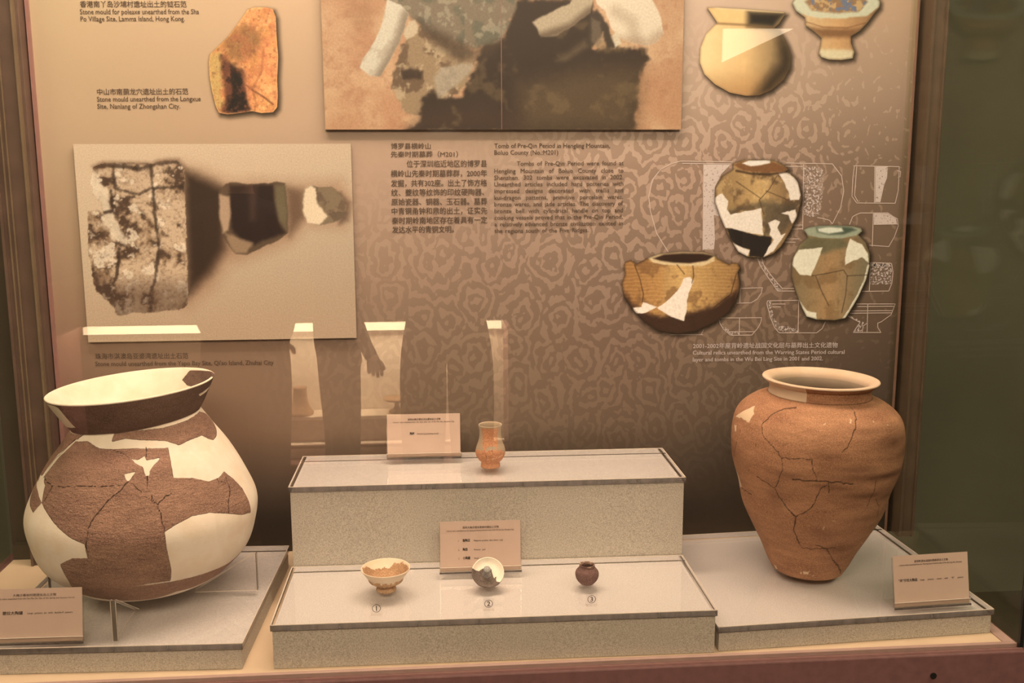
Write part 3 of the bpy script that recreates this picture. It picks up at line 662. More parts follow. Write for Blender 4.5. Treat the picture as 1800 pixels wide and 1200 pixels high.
def picture_mat(name, grain=170, amt=.35):
    t = NT(name); co = t.coord(); g = t.attr('print', 'Color')
    n = t.noise(co, grain, 4, .65)
    k = t.ramp(n, [(.3, (1-amt, 1-amt, 1-amt, 1)), (.7, (1+amt*.7, 1+amt*.7, 1+amt*.7, 1))])
    c = t.mix(1.0, g, k, 'MULTIPLY')
    t.base(c).set(Roughness=.5); t.b.inputs['Specular IOR Level'].default_value = .35; return t
def cutout_mat(name, **kw):
    t = picture_mat(name, **kw)
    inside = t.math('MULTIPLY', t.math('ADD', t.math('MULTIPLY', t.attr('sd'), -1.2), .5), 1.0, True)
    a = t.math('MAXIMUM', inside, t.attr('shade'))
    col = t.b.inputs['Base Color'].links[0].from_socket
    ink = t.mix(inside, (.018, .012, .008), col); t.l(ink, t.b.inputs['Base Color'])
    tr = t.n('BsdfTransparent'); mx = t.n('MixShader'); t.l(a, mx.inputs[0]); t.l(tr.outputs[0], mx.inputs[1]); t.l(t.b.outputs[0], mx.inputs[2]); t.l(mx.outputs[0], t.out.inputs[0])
    return t.m
def sstep(x, a, b): k = np.clip((x-a)/(b-a), 0, 1); return k*k*(3-2*k)
class Canvas:
    def __init__(s, x0, x1, z0, z1, res, base):
        xs = np.arange(x0, x1+res, res); zs = np.arange(z0, z1+res, res); s.X, s.Z = np.meshgrid(xs, zs)
        s.c = np.ones(s.X.shape+(3,))*np.array(base, float)
    def sd(s, poly, wob=0, seed=3, sc=12):
        d = sd_poly(s.X, s.Z, poly)
        if wob: d = d+(fbm(s.X, s.Z, sc, seed)-.5)*2*wob
        return d
    def put(s, m, color):
        m = np.asarray(m)[..., None]; s.c = s.c*(1-m)+np.asarray(color, float)*m
    def fill(s, poly, color, soft=1.2, wob=0, amt=1, seed=3, clip=None, sc=12):
        m = (1-sstep(s.sd(poly, wob, seed, sc), -soft, soft))*amt
        if clip is not None: m = m*clip
        s.put(m, color); return m
    def mul(s, k): s.c = s.c*np.asarray(k)[..., None]
    def noise(s, scale, seed=1, oct=4): return fbm(s.X+5000, s.Z+5000, scale, seed, oct)

def cutout(name, outline, shade_off, paint, res=1.6, grain=170, amt=.3, gain=1.0):
    p = np.array(outline); pad = 16
    cv = Canvas(p[:, 0].min()-pad, p[:, 0].max()+pad, p[:, 1].min()-pad, p[:, 1].max()+pad, res, (120, 90, 60))
    sd = cv.sd(outline); paint(cv, sd)
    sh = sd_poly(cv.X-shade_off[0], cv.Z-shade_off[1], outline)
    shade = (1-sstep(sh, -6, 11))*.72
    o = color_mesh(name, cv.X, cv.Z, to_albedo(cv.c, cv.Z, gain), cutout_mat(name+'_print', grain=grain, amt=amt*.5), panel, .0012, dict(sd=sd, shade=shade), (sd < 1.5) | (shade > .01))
    return o

# stone mould cut-out, top left
st = [(-391.3,1925.3),(-376.9,1930.1),(-352.5,1930.4),(-337.2,1927.3),(-331.0,1909.9),(-330.8,1866.0),(-329.3,1825.8),(-333.8,1777.3),(-333.5,1744.7),(-336.3,1718.1),(-345.9,1707.1),(-370.8,1705.4),(-391.2,1709.5),(-424.4,1704.5),(-445.1,1702.4),(-463.4,1705.7),(-469.6,1720.0),(-476.1,1752.5),(-479.7,1784.8),(-479.6,1817.0),(-476.0,1831.0),(-458.1,1847.2),(-436.7,1867.3),(-415.1,1893.3),(-400.0,1913.3)]
def p_stone(cv, sd):
    n = cv.noise(30, 2); n2 = cv.noise(9, 5)
    cv.c[:] = (205, 130, 72); cv.put(sstep(n, .45, .6), (226, 142, 84)); cv.put(sstep(n2, .5, .68)*.6, (238, 170, 104))
    cv.fill([(-478.5,1829.0),(-452.5,1837.2),(-450.7,1793.0),(-455.3,1744.4),(-448.3,1720.0),(-465.6,1703.6),(-479.2,1756.5)], (196, 148, 84), 5, 4)
    cv.fill([(-445.0,1865.2),(-398.9,1893.4),(-366.9,1881.7),(-364.1,1853.8),(-389.9,1825.5),(-415.0,1813.3),(-442.9,1825.2)], (140, 92, 52), 14, 8, .8)
    cv.fill([(-452.9,1829.2),(-433.4,1813.2),(-403.7,1793.2),(-401.5,1752.7),(-395.4,1707.8),(-459.4,1703.6),(-447.5,1736.3),(-452.4,1784.9)], (52, 28, 18), 8, 5)
    cv.fill([(-428.3,1793.1),(-409.9,1791.2),(-405.5,1756.7),(-399.6,1707.8),(-445.0,1704.5),(-434.8,1744.5)], (24, 14, 12), 6, 4)
    cv.fill([(-364.1,1853.8),(-334.8,1870.0),(-329.3,1825.8),(-342.5,1785.4),(-360.2,1756.9),(-371.7,1777.1)], (236, 146, 86), 10, 5, .8)
    cv.put((1-sstep(np.abs(sd_line(cv.X, cv.Z, [(-401.0,1764.9),(-385.1,1752.7),(-365.1,1740.6),(-345.2,1724.3)])), 0, 4))*.7, (90, 45, 28))
    cv.put((1-sstep(np.abs(sd_line(cv.X, cv.Z, [(-387.2,1707.8),(-382.1,1728.3),(-389.0,1756.8),(-366.8,1793.4),(-360.4,1845.8)])), 0, 5))*.35, (110, 55, 30))
    cv.put(sstep(cv.noise(7, 9), .56, .8)*.5, (120, 66, 40)); cv.put(sstep(cv.noise(22, 10), .5, .66)*.4, (180, 96, 60)); cv.put((1-sstep(-sd, 0, 4))*.4, (225, 165, 100))
cutout('stone_mould_picture', st, (4, -5), p_stone, 1.5, 260, .45)

def vessel(cv, outline, lit, mid, dark, x0, x1):
    """round body shading of a photographed pot across its width"""
    k = np.clip((cv.X-x0)/(x1-x0), 0, 1)[..., None]
    lit, mid, dark = [np.array(q, float) for q in (lit, mid, dark)]
    cv.c = np.where(k < .5, lit+(mid-lit)*(k/.5), mid+(dark-mid)*((k-.5)/.5))
# round pot, top right
oa = [(627.4,1938.4),(649.3,1939.3),(725.5,1936.1),(802.3,1930.8),(809.6,1928.1),(800.8,1914.8),(794.9,1904.7),(784.6,1896.6),(795.5,1890.7),(806.8,1876.7),(818.4,1856.6),(825.8,1836.4),(824.9,1808.0),(811.0,1781.4),(784.0,1758.8),(754.3,1746.5),(724.2,1745.2),(685.3,1752.4),(650.5,1770.6),(625.1,1792.9),(613.7,1819.1),(614.0,1851.3),(625.8,1881.4),(651.2,1906.8),(641.5,1919.4)]
def p_a(cv, sd):
    x0, z0 = [(614.5,1835.2)][0]; x1, z1 = [(825.8,1836.4)][0]
    vessel(cv, None, (235,192,132), (222,170,110), (110,84,54), x0, x1)
    lowz = [(689.9,1745.1),(687.1,1823.5)]; cv.put((1-sstep(cv.Z, lowz[0][1], lowz[1][1]))*.55, (150, 96, 52))
    cv.fill([(795.9,1880.6),(827.2,1852.6),(829.4,1803.9),(788.4,1754.8),(741.5,1742.3),(765.9,1779.2),(798.6,1820.0)], (48, 33, 20), 22, 4, .95)
    cv.fill([(623.9,1943.1),(810.7,1932.9),(811.1,1924.9),(784.6,1896.6),(650.4,1905.6)], (226,176,112), 2)
    cv.fill([(721.4,1932.1),(813.0,1930.5),(782.5,1894.6),(722.6,1900.1)], (30,22,16), 14)
    cv.put((1-sstep(np.abs(sd_line(cv.X, cv.Z, [(650.4,1904.4),(718.3,1901.7),(782.5,1895.8)])), 0, 5))*.6, (110, 76, 44))
    cv.fill([(626.1,1940.7),(649.2,1940.9),(804.4,1932.0),(806.7,1928.0),(649.4,1935.4)], (244,205,148), 2, 0, .8)
    cv.put((1-sstep(-sd, 0, 6))*.25, (90, 60, 36))
cutout('round_pot_picture', oa, (4, -5), p_a, 1.8, 60, .12)
# stemmed bowl, top right (runs on above the frame)
ob = [(822.7,1950.9),(834.6,1968.9),(872.4,1981.3),(923.6,1984.2),(979.5,1982.4),(1019.0,1970.0),(1028.6,1954.9),(1028.5,1942.8),(1017.1,1929.9),(1003.1,1910.4),(984.8,1890.9),(964.7,1878.6),(965.6,1863.6),(974.5,1844.6),(971.8,1829.9),(945.1,1825.7),(914.7,1826.7),(897.1,1831.9),(890.2,1840.8),(893.5,1861.1),(895.0,1874.1),(877.1,1888.5),(857.1,1901.2),(854.1,1919.2),(832.0,1933.8)]
def p_b(cv, sd):
    x0 = [(849.9,1917.2)][0][0]; x1 = [(1017.8,1918.6)][0][0]
    vessel(cv, None, (214,170,118), (206,150,96), (150,104,66), x0, x1)
    cv.fill([(818.3,1952.9),(834.5,1972.9),(923.4,1987.8),(1023.0,1974.9),(1033.3,1948.9),(1000.1,1924.5),(948.7,1918.0),(888.4,1918.3),(845.2,1926.0),(827.6,1937.0)], (206,190,152), 3, 2)
    cv.fill([(852.4,1954.0),(885.7,1973.4),(980.0,1974.4),(998.4,1954.6),(982.3,1933.6),(922.3,1929.0),(870.5,1934.2)], (150,108,72), 4, 2)
    m = 1-sstep(cv.sd([(854.6,1954.0),(885.7,1973.4),(980.0,1974.4),(998.4,1954.6),(982.3,1934.4),(922.2,1929.8),(870.5,1935.0)]), -3, 3)
    cv.put(m*sstep(cv.noise(14, 4), .5, .6), (196,150,96)); cv.put(m*sstep(cv.noise(10, 8), .58, .66), (110,110,120))
    cv.fill([(863.7,1897.2),(984.6,1894.1),(964.0,1875.8),(897.1,1875.3)], (120,76,44), 8, 2, .85)
    cv.put((1-sstep(np.abs(sd_line(cv.X, cv.Z, [(858.9,1909.2),(898.1,1898.3),(954.2,1897.1),(996.8,1908.4)])), 0, 3))*.5, (120, 70, 40))
    cv.fill([(889.8,1849.0),(974.3,1847.4),(973.4,1825.0),(893.1,1826.6)], (222,200,156), 6, 3, .8)
    cv.put((1-sstep(-sd, 0, 6))*.4, (70, 50, 30))
cutout('stemmed_bowl_picture', ob, (4, -5), p_b, 1.6, 120, .2)
# restored jar
oc = [(697.8,1593.1),(723.8,1601.5),(776.4,1602.2),(803.0,1597.9),(823.4,1586.8),(831.2,1579.2),(824.0,1573.3),(844.2,1566.0),(858.5,1544.6),(867.1,1512.4),(858.3,1473.7),(842.2,1434.9),(821.4,1399.4),(802.5,1382.1),(776.9,1373.7),(741.0,1376.6),(718.4,1388.2),(704.3,1409.2),(686.4,1440.4),(670.2,1475.0),(658.7,1504.1),(658.2,1534.8),(672.5,1563.6),(699.6,1579.6)]
def p_c(cv, sd):
    x0 = [(659.1,1505.0)][0][0]; x1 = [(867.1,1503.8)][0][0]
    vessel(cv, None, (130,94,58), (188,142,88), (96,66,44), x0, x1); n = cv.noise(40, 3)
    cv.put(sstep(n, .5, .66)*.7, (88, 60, 38)); cv.put(sstep(cv.noise(18, 6), .55, .7)*.5, (206, 160, 104))
    W = (222, 192, 166)
    cv.fill([(688.9,1443.0),(703.1,1442.5),(747.9,1430.4),(778.4,1424.6),(798.1,1422.2),(795.9,1400.5),(781.3,1374.5),(745.5,1377.0),(744.9,1392.3),(713.4,1401.3),(699.5,1418.7)], (34, 24, 20), 2, 3)
    cv.fill([(666.5,1479.3),(692.7,1487.7),(728.0,1487.5),(772.3,1487.2),(779.2,1426.7),(819.3,1426.4),(857.4,1473.7),(860.4,1503.9),(833.9,1499.7),(771.4,1508.6),(701.8,1479.1)], (70, 56, 42), 10, 6, .7)
    for q in [[(656.6,1513.5),(673.9,1524.1),(689.8,1507.0),(688.3,1487.7),(697.6,1474.8),(728.2,1482.3),(770.0,1489.4),(777.4,1426.7),(747.9,1431.3),(703.1,1443.3),(685.4,1443.9),(668.9,1475.0)],[(804.0,1574.2),(830.6,1573.2),(854.7,1551.0),(864.2,1518.9),(860.2,1508.2),(838.9,1508.3),(832.6,1529.7),(818.1,1555.4)],[(786.9,1456.1),(804.4,1463.3),(815.8,1456.7),(809.7,1443.8),(820.2,1426.4),(831.2,1430.6),(815.7,1408.2),(803.0,1389.5),(780.4,1374.5),(793.6,1400.5),(804.2,1415.7),(792.6,1426.6),(794.2,1439.6)],[(703.3,1410.9),(731.4,1396.8),(747.6,1392.3),(741.0,1376.6),(717.5,1387.3)],[(819.3,1477.4),(852.3,1486.7),(858.6,1467.2),(845.9,1452.2),(835.1,1473.9)]]:
        cv.fill(q, W, 1.2, 2)
    cv.put((1-sstep(np.abs(sd_line(cv.X, cv.Z, [(707.2,1576.2),(742.6,1569.3),(786.7,1567.4),(824.0,1573.3)])), 0, 5))*.8, (50, 30, 18))
    cv.fill([(697.9,1589.7),(723.9,1598.1),(785.4,1598.8),(825.7,1583.0),(826.2,1573.3),(773.3,1571.7),(724.7,1576.1)], (120, 74, 42), 3, 1)
    cv.fill([(720.6,1593.1),(737.0,1599.8),(785.3,1600.5),(787.8,1593.7),(768.1,1589.5),(741.9,1586.2)], (226, 200, 176), 2, 1)
    for ln in [[(764.8,1508.7),(788.1,1534.2),(804.5,1564.0)],[(764.8,1508.7),(777.2,1474.3)],[(779.4,1530.0),(833.5,1508.3)],[(708.1,1551.6),(766.8,1513.0)]]:
        cv.put((1-sstep(sd_line(cv.X, cv.Z, ln), 0, 2))*.7, (60, 38, 24))
    cv.put((1-sstep(-sd, 0, 5))*.45, (50, 34, 22))
cutout('restored_jar_picture', oc, (4, -4), p_c, 1.6, 200, .3)
# low wide jar with lugs
od = [(502.2,1376.4),(528.4,1385.7),(581.0,1390.4),(634.1,1389.0),(660.8,1382.2),(670.9,1372.1),(697.1,1358.8),(702.3,1363.1),(718.4,1361.2),(724.2,1349.7),(719.2,1339.3),(724.6,1313.7),(723.9,1296.1),(715.9,1269.7),(698.9,1244.3),(666.0,1220.8),(621.8,1201.0),(577.2,1195.5),(532.4,1203.8),(496.4,1226.5),(464.8,1259.1),(446.7,1286.6),(442.3,1317.2),(449.4,1338.9),(446.4,1360.6),(449.8,1367.0),(462.9,1371.6),(476.2,1362.4),(489.2,1368.8)]
def p_d(cv, sd):
    x0 = [(441.9,1317.2)][0][0]; x1 = [(725.5,1313.7)][0][0]
    vessel(cv, None, (110,66,36), (196,144,84), (140,94,52), x0, x1)
    cv.c = np.where(cv.X[..., None] < x0+.35*(x1-x0), cv.c*.5+.5*np.array((176,116,60)), cv.c)
    cv.put(sstep(np.sin(cv.Z*.75+cv.noise(60, 2)*9), .2, .9)*.2, (216, 172, 110)); cv.put(sstep(cv.noise(26, 7), .52, .68)*.5, (100, 62, 36))
    cv.fill([(442.1,1299.7),(487.0,1255.3),(531.7,1237.0),(602.7,1244.8),(664.7,1261.6),(717.2,1296.2),(737.8,1225.0),(577.6,1178.5),(443.6,1207.4)], (46, 24, 16), 10, 5, .92)
    W = (228, 196, 168)
    for q in [[(469.2,1259.9),(489.1,1261.0),(493.3,1272.8),(517.8,1262.8),(527.6,1260.0),(500.4,1245.4),(474.8,1245.8)],[(527.6,1258.2),(546.5,1268.5),(574.6,1297.2),(587.3,1319.8),(589.8,1327.6),(604.8,1329.2),(613.0,1319.5),(609.0,1306.4),(600.7,1284.5),(598.1,1249.3),(593.4,1225.0),(562.8,1236.5),(531.3,1254.7)]]: cv.fill(q, W, 1.2, 2)
    cv.fill([(501.3,1377.3),(528.3,1387.4),(581.0,1392.1),(634.0,1389.9),(663.5,1382.2),(661.3,1367.0),(635.0,1355.9),(590.8,1356.4),(542.2,1359.5),(515.6,1365.0)], (206, 168, 120), 2, 1)
    cv.fill([(515.4,1374.6),(541.6,1383.4),(585.6,1386.0),(634.2,1384.7),(660.9,1379.2),(643.5,1368.0),(603.9,1362.4),(564.1,1364.5),(533.1,1369.2)], (44, 22, 14), 3)
    for ln in [[(471.8,1360.3),(485.7,1325.4),(494.3,1290.3),(491.9,1272.8)],[(610.7,1356.2),(613.6,1332.6),(609.6,1315.1)],[(573.0,1359.2),(591.3,1337.2)],[(715.8,1335.8),(704.1,1287.6),(664.8,1257.2)]]:
        cv.put((1-sstep(sd_line(cv.X, cv.Z, ln), 0, 2))*.8, (50, 26, 16))
    cv.put((1-sstep(-sd, 0, 6))*.5, (44, 26, 16))
cutout('lugged_jar_picture', od, (3, -5), p_d, 1.7, 180, .3)
# glazed jar with wide lip
oe = [(873.8,1439.0),(885.6,1444.5),(912.3,1448.2),(952.7,1448.8),(993.4,1446.7),(1014.0,1441.4),(1017.6,1434.3),(1008.1,1425.7),(1027.3,1407.1),(1038.9,1380.7),(1039.8,1349.8),(1033.5,1318.9),(1017.5,1279.0),(1001.0,1247.9),(987.5,1226.6),(960.3,1221.6),(919.1,1223.6),(891.4,1231.6),(876.5,1257.7),(861.2,1294.4),(849.7,1329.9),(850.5,1371.6),(865.1,1404.2),(884.5,1420.6),(881.9,1428.5)]
def p_e(cv, sd):
    x0 = [(849.4,1356.3)][0][0]; x1 = [(1039.6,1354.2)][0][0]
    vessel(cv, None, (120,96,66), (160,116,74), (110,92,66), x0, x1); cv.put(sstep(cv.noise(34, 5), .5, .66)*.5, (110, 76, 46))
    W = (216, 192, 160)
    cv.fill([(882.2,1421.5),(972.4,1418.6),(987.0,1398.7),(929.2,1381.8),(865.7,1391.1)], (92, 82, 56), 8, 3, .8)
    for q in [[(864.8,1391.1),(892.6,1393.1),(923.0,1397.1),(910.0,1360.0),(898.0,1329.3),(870.7,1333.1),(849.4,1356.3),(853.1,1373.8)],[(988.2,1418.0),(1018.5,1402.8),(1034.3,1380.7),(1037.5,1358.7),(1020.3,1372.1),(998.1,1363.5),(979.6,1353.1),(979.6,1385.7)],[(868.8,1276.5),(890.7,1245.9),(914.7,1240.2),(916.9,1223.2),(890.5,1230.7)],[(1040.5,1354.2),(1035.1,1314.4),(1016.7,1276.8),(987.6,1225.7),(980.7,1225.8),(1012.0,1279.1),(1028.0,1318.9),(1035.0,1354.3)]]: cv.fill(q, W, 1.4, 2)
    for ln in [[(899.3,1329.3),(940.7,1335.4),(976.6,1342.5),(986.4,1328.3),(1036.5,1329.9)],[(909.3,1328.3),(924.7,1293.6),(944.7,1257.7)],[(986.4,1328.3),(985.3,1283.9),(977.7,1239.3)]]:
        cv.put((1-sstep(sd_line(cv.X, cv.Z, ln), 0, 2))*.75, (56, 38, 26))
    cv.fill([(873.8,1439.0),(889.9,1447.5),(948.2,1449.7),(1011.6,1444.0),(1017.6,1434.3),(1005.9,1424.8),(967.9,1417.3),(918.3,1418.6),(882.0,1426.7)], (150, 142, 112), 2)
    cv.fill([(903.6,1443.1),(952.9,1446.2),(989.1,1443.3),(1003.0,1437.1),(971.9,1426.9),(935.9,1426.3),(908.6,1432.6)], (70, 74, 56), 4)
    cv.fill([(908.2,1441.3),(935.0,1444.6),(966.6,1442.6),(971.5,1433.8),(935.8,1428.9),(910.8,1434.3)], (206, 190, 160), 3)
    cv.put((1-sstep(-sd, 0, 5))*.4, (60, 50, 34))
cutout('glazed_jar_picture', oe, (4, -5), p_e, 1.6, 160, .25)

# measured drawings of vessels, printed in pale line
def ribbon(mb, line, w, m=0, lift=.0006):
    pts = np.array(line, float)
    for a, b in zip(pts[:-1], pts[1:]):
        d = b-a; L = np.hypot(*d)
        if L < 1e-6: continue
        n = np.array([-d[1], d[0]])/L*w/2; e = d/L*w*.3
        q = [a-e+n, a-e-n, b+e-n, b+e+n]; base = len(mb.v)
        mb.v += [tuple(r) for r in on_panel(lift)(np.array([k[0] for k in q]), np.array([k[1] for k in q]))]
        mb.f.append((base, base+1, base+2, base+3)); mb.m.append(m)
def area(mb, poly, m=1, lift=.0005):
    base = len(mb.v); mb.v += [tuple(r) for r in on_panel(lift)(np.array([k[0] for k in poly]), np.array([k[1] for k in poly]))]
    mb.f.append(tuple(range(base, base+len(poly)))); mb.m.append(m)
def hatch_mat(name, c, dens):
    t = NT(name); co = t.coord(); n = t.noise(co, 190, 3, .7)
    k = t.math('MULTIPLY', t.math('SUBTRACT', n, 1-dens), 14.0, True)
    t.base(tuple(c)).set(Roughness=.7); tr = t.n('BsdfTransparent'); mx = t.n('MixShader'); t.l(k, mx.inputs[0]); t.l(tr.outputs[0], mx.inputs[1]); t.l(t.b.outputs[0], mx.inputs[2]); t.l(mx.outputs[0], t.out.inputs[0]); return t.m
PALE = alb((190, 158, 138), .98)
m_line = plain('pale_drawing_line', alb((182, 148, 126), .86), .7, .05); m_fill = hatch_mat('pale_drawing_fill', PALE, .66); m_dot = hatch_mat('pale_drawing_stipple', PALE, .51)
drawings = [
  ([[(575.6,1598.5),(554.1,1592.7),(528.4,1579.3),(510.7,1556.6),(502.4,1518.6),(507.0,1484.6),(522.9,1433.2),(551.1,1389.8)], [(575.6,1598.5),(697.7,1596.5)], [(580.1,1593.0),(693.5,1592.3)], [(630.1,1593.3),(633.9,1393.3)]], [([(630.6,1590.8),(693.5,1590.6),(672.4,1568.7),(658.0,1539.1),(657.8,1505.0),(671.2,1470.7),(657.9,1475.1),(661.9,1419.1),(660.5,1394.0),(634.8,1394.2)], 1)]),
  ([[(825.3,1593.6),(936.2,1591.2),(960.0,1563.4),(967.2,1529.1),(961.7,1490.3),(943.6,1451.5)], [(823.4,1586.0),(867.7,1585.0)], [(867.3,1593.5),(872.4,1439.0)],
    [(827.7,1439.3),(871.4,1441.2)], [(836.2,1449.2),(871.0,1449.8)], [(943.6,1451.5),(936.4,1460.2),(920.4,1464.6),(906.9,1466.9)]],
   [([(868.6,1585.0),(905.4,1584.9),(915.6,1576.4),(916.0,1507.8),(911.0,1473.4),(893.4,1468.3),(873.0,1473.6)], 2)]),
  ([[(987.7,1586.8),(1098.5,1584.4),(1099.3,1558.6),(1099.5,1528.5),(1094.1,1499.1),(1000.2,1500.5),(987.7,1516.1),(987.7,1563.3),(989.9,1586.8)], [(995.4,1584.7),(994.7,1550.4),(993.8,1518.2),(1002.7,1503.9)], [(1039.2,1585.4),(1043.5,1500.2)], [(1094.7,1574.9),(1102.4,1573.6),(1102.3,1561.2),(1097.5,1559.5)]], [([(1041.0,1584.5),(1070.7,1584.4),(1070.5,1558.7),(1064.4,1541.5),(1057.8,1501.9),(1045.2,1501.9)], 1)]),
  ([[(985.5,1450.3),(992.1,1468.5),(1000.0,1472.8),(1010.6,1477.0),(1077.5,1476.6),(1091.6,1467.8),(1101.9,1462.5),(1105.3,1445.9),(1097.0,1419.7),(1084.8,1397.0),(1036.8,1400.9)], [(1042.2,1476.8),(1044.2,1398.2)], [(1045.2,1449.8),(1103.6,1450.3)]], [([(1043.6,1475.9),(1077.6,1474.9),(1098.8,1462.5),(1101.8,1450.3),(1045.1,1450.7)], 1)]),
  ([[(1041.5,1359.5),(1094.1,1357.2),(1099.2,1335.9),(1098.1,1309.2),(1091.5,1290.5),(1025.1,1290.5)], [(1042.0,1358.6),(1043.3,1291.2)]], [([(1043.0,1357.7),(1091.9,1356.3),(1097.6,1331.4),(1095.5,1306.5),(1044.7,1307.2)], 2), ([(1043.0,1357.7),(1091.9,1356.3),(1093.7,1349.2),(1043.4,1350.6)], 1)]),
  ([[(1013.1,1260.3),(1109.6,1259.0),(1101.1,1233.0),(1077.7,1216.2),(1068.7,1212.7),(1069.9,1201.9),(1078.4,1190.0),(1009.7,1191.1),(1018.5,1206.3),(1024.9,1215.2),(991.8,1232.4)], [(1002.6,1243.4),(1103.7,1242.9)], [(998.3,1238.1),(1101.8,1237.5)], [(1015.7,1254.0),(1106.3,1253.6)], [(1041.5,1259.9),(1043.8,1190.6)], [(1030.9,1190.8),(1033.6,1207.0),(1043.4,1213.6)]], [([(994.0,1233.7),(1003.4,1229.9),(1029.3,1218.3),(1040.9,1215.9),(1032.2,1207.0),(1029.9,1192.6),(1012.4,1192.9),(1024.9,1214.3)], 2)]),
  ([[(794.6,1270.9),(869.6,1271.2)], [(794.6,1270.9),(793.0,1264.2),(803.0,1230.7),(814.5,1205.9),(825.9,1193.2),(918.5,1191.7),(931.7,1201.8),(939.0,1218.3)], [(870.5,1271.2),(872.8,1192.4)], [(806.2,1263.2),(837.8,1262.7)], [(807.8,1256.0),(826.8,1255.8)]], [([(793.7,1268.7),(804.5,1269.4),(807.3,1246.2),(814.6,1223.8),(831.0,1212.4),(871.0,1201.5),(872.3,1193.3),(825.9,1194.1),(804.4,1228.5)], 2)]),
  ([[(676.9,1231.3),(781.8,1230.6),(779.6,1217.7),(772.4,1204.4),(759.4,1188.9),(707.5,1188.9),(689.0,1204.4),(680.4,1219.2),(676.9,1231.3)], [(727.7,1230.5),(728.7,1189.4)], [(693.7,1198.0),(765.9,1196.9)]], [([(677.8,1230.4),(683.6,1230.3),(688.6,1214.6),(707.2,1198.7),(727.6,1194.8),(727.8,1189.4),(708.4,1189.7),(688.9,1206.1)], 2)]),
  ([[(728.2,1301.4),(780.7,1302.5),(778.1,1288.8),(769.6,1275.6),(754.2,1266.6),(720.5,1266.1)], [(726.9,1301.4),(727.3,1266.0)]], []),
  ([[(765.7,1373.8),(772.2,1357.1),(787.4,1335.0),(804.1,1312.8),(817.9,1294.0),(859.5,1293.5)], [(776.0,1373.7),(781.1,1357.0),(796.3,1337.1),(812.9,1317.1),(829.4,1300.1),(857.4,1299.7)]], [([(768.2,1365.9),(778.2,1363.6),(796.3,1337.1),(812.9,1317.1),(829.4,1300.1),(829.6,1294.8),(818.8,1294.9),(796.8,1325.2)], 2)]),
  ([[(830.9,1417.6),(864.5,1417.3)], [(831.2,1409.8),(855.9,1409.5)]], []),
  ([[(561.6,1193.0),(640.0,1191.8)], [(635.5,1191.8),(641.8,1204.2)]], []),
]
for lines, areas in drawings:
    mb = MB()
    for q in lines: ribbon(mb, q, 1.7)
    for q, mm in areas: area(mb, q, mm)
    mb.build('vessel_drawing', None, panel, mats=[m_line, m_fill, m_dot])

# captions printed on the panel
onp = on_panel(.0007)
def T(lines, size, mat, name='caption_text', bold=.022): return text_block(name, lines, size, M[mat], panel, onp, bold)
def L2(s, pq): return (s, pq[0], pq[1])
T([L2('香港南丫岛沙埔村遗址出土的钺石范', [(-744.1,1927.5),(-520.6,1929.6)]), ], 14.5, 'brownprint', bold=.03)
T([L2('Stone mould for poleaxe unearthed from the Sha', [(-745.3,1912.3),(-494.9,1914.9)]), L2('Po Village Site, Lamma Island, Hong Kong.', [(-745.2,1897.6),(-525.9,1900.0)])], 15, 'brownprint')
T([L2('中山市南蓢龙穴遗址出土的石范', [(-721.7,1744.5),(-527.4,1746.2)])], 14.5, 'brownprint', bold=.03)
T([L2('Stone mould unearthed from the Longxue', [(-722.8,1729.4),(-501.4,1731.1)]), L2('Site, Nanlang of Zhongshan City.', [(-723.2,1714.3),(-546.4,1715.1)])], 15, 'brownprint')
T([L2('珠海市淇澳岛亚婆湾遗址出土石范', [(-767.5,1159.6),(-561.1,1157.1)])], 14.5, 'brownprint', bold=.03)
T([L2("Stone mould unearthed from the Yapo Bay Site, Qi'ao Island, Zhuhai City", [(-768.7,1142.4),(-369.2,1138.2)])], 15, 'brownprint')
T([L2('博罗县横岭山', [(-87.8,1627.8),(0.9,1627.7)]), L2('先秦时期墓葬（M201）', [(-88.8,1609.6),(62.3,1609.9)])], 14.5, 'brownprint', bold=.03)
cn = ['位于深圳临近地区的博罗县', '横岭山先秦时期墓葬群，2000年', '发掘，共有302座。出土了饰方格', '纹、夔纹等纹饰的印纹硬陶器、', '原始瓷器、铜器、玉石器。墓葬', '中青铜甬钟和鼎的出土，证实先', '秦时期岭南地区存在着具有一定', '发达水平的青铜文明。']
cy = [(-72.8,1587.4),(-73.2,1565.9),(-73.7,1544.3),(-74.2,1523.5),(-74.7,1502.4),(-75.1,1481.6),(-75.6,1460.2),(-76.1,1439.5)]
xa = [[(-53.8,1514.8)][0][0]]+[[(-89.8,1515.0)][0][0]]*7; xb = [[(127.4,1513.8)][0][0]]*3+[[(120.9,1513.9)][0][0]]+[[(127.4,1513.8)][0][0]]*3+[[(50.7,1514.2)][0][0]]
T([(s, (a, c[1]), (b, c[1]+.4)) for s, a, b, c in zip(cn, xa, xb, cy)], 16.8, 'brownprint', 'story_text', .03)
T([L2('Tomb of Pre-Qin Period in Hengling Mountain,', [(145.0,1628.8),(409.9,1629.0)]), L2('Boluo County (No.:M201)', [(144.9,1613.8),(290.7,1613.9)])], 14.6, 'brownprint')
en = ['Tombs of Pre-Qin Period were found at', 'Hengling Mountain of Boluo County close to', 'Shenzhen. 302 tombs were excavated in 2002.', 'Unearthed articles included hard potteries with', 'impressed designs decorated with trellis and', 'kui-dragon patterns, primitive porcelain wares,', 'bronze wares, and jade articles. The discovery of', 'bronze bell with cylindrical handle on top and', 'cooking vessels proved that in the Pre-Qin Period,', 'a relatively advanced bronze civilization existed in', 'the regions south of the Five Ridges.']
ey = [(185.1,1589.2),(185.0,1572.6),(185.0,1557.6),(184.9,1542.7),(184.9,1527.7),(184.8,1512.5),(184.8,1497.5),(184.7,1482.2),(184.7,1467.1),(184.6,1452.0),(184.6,1436.9)]
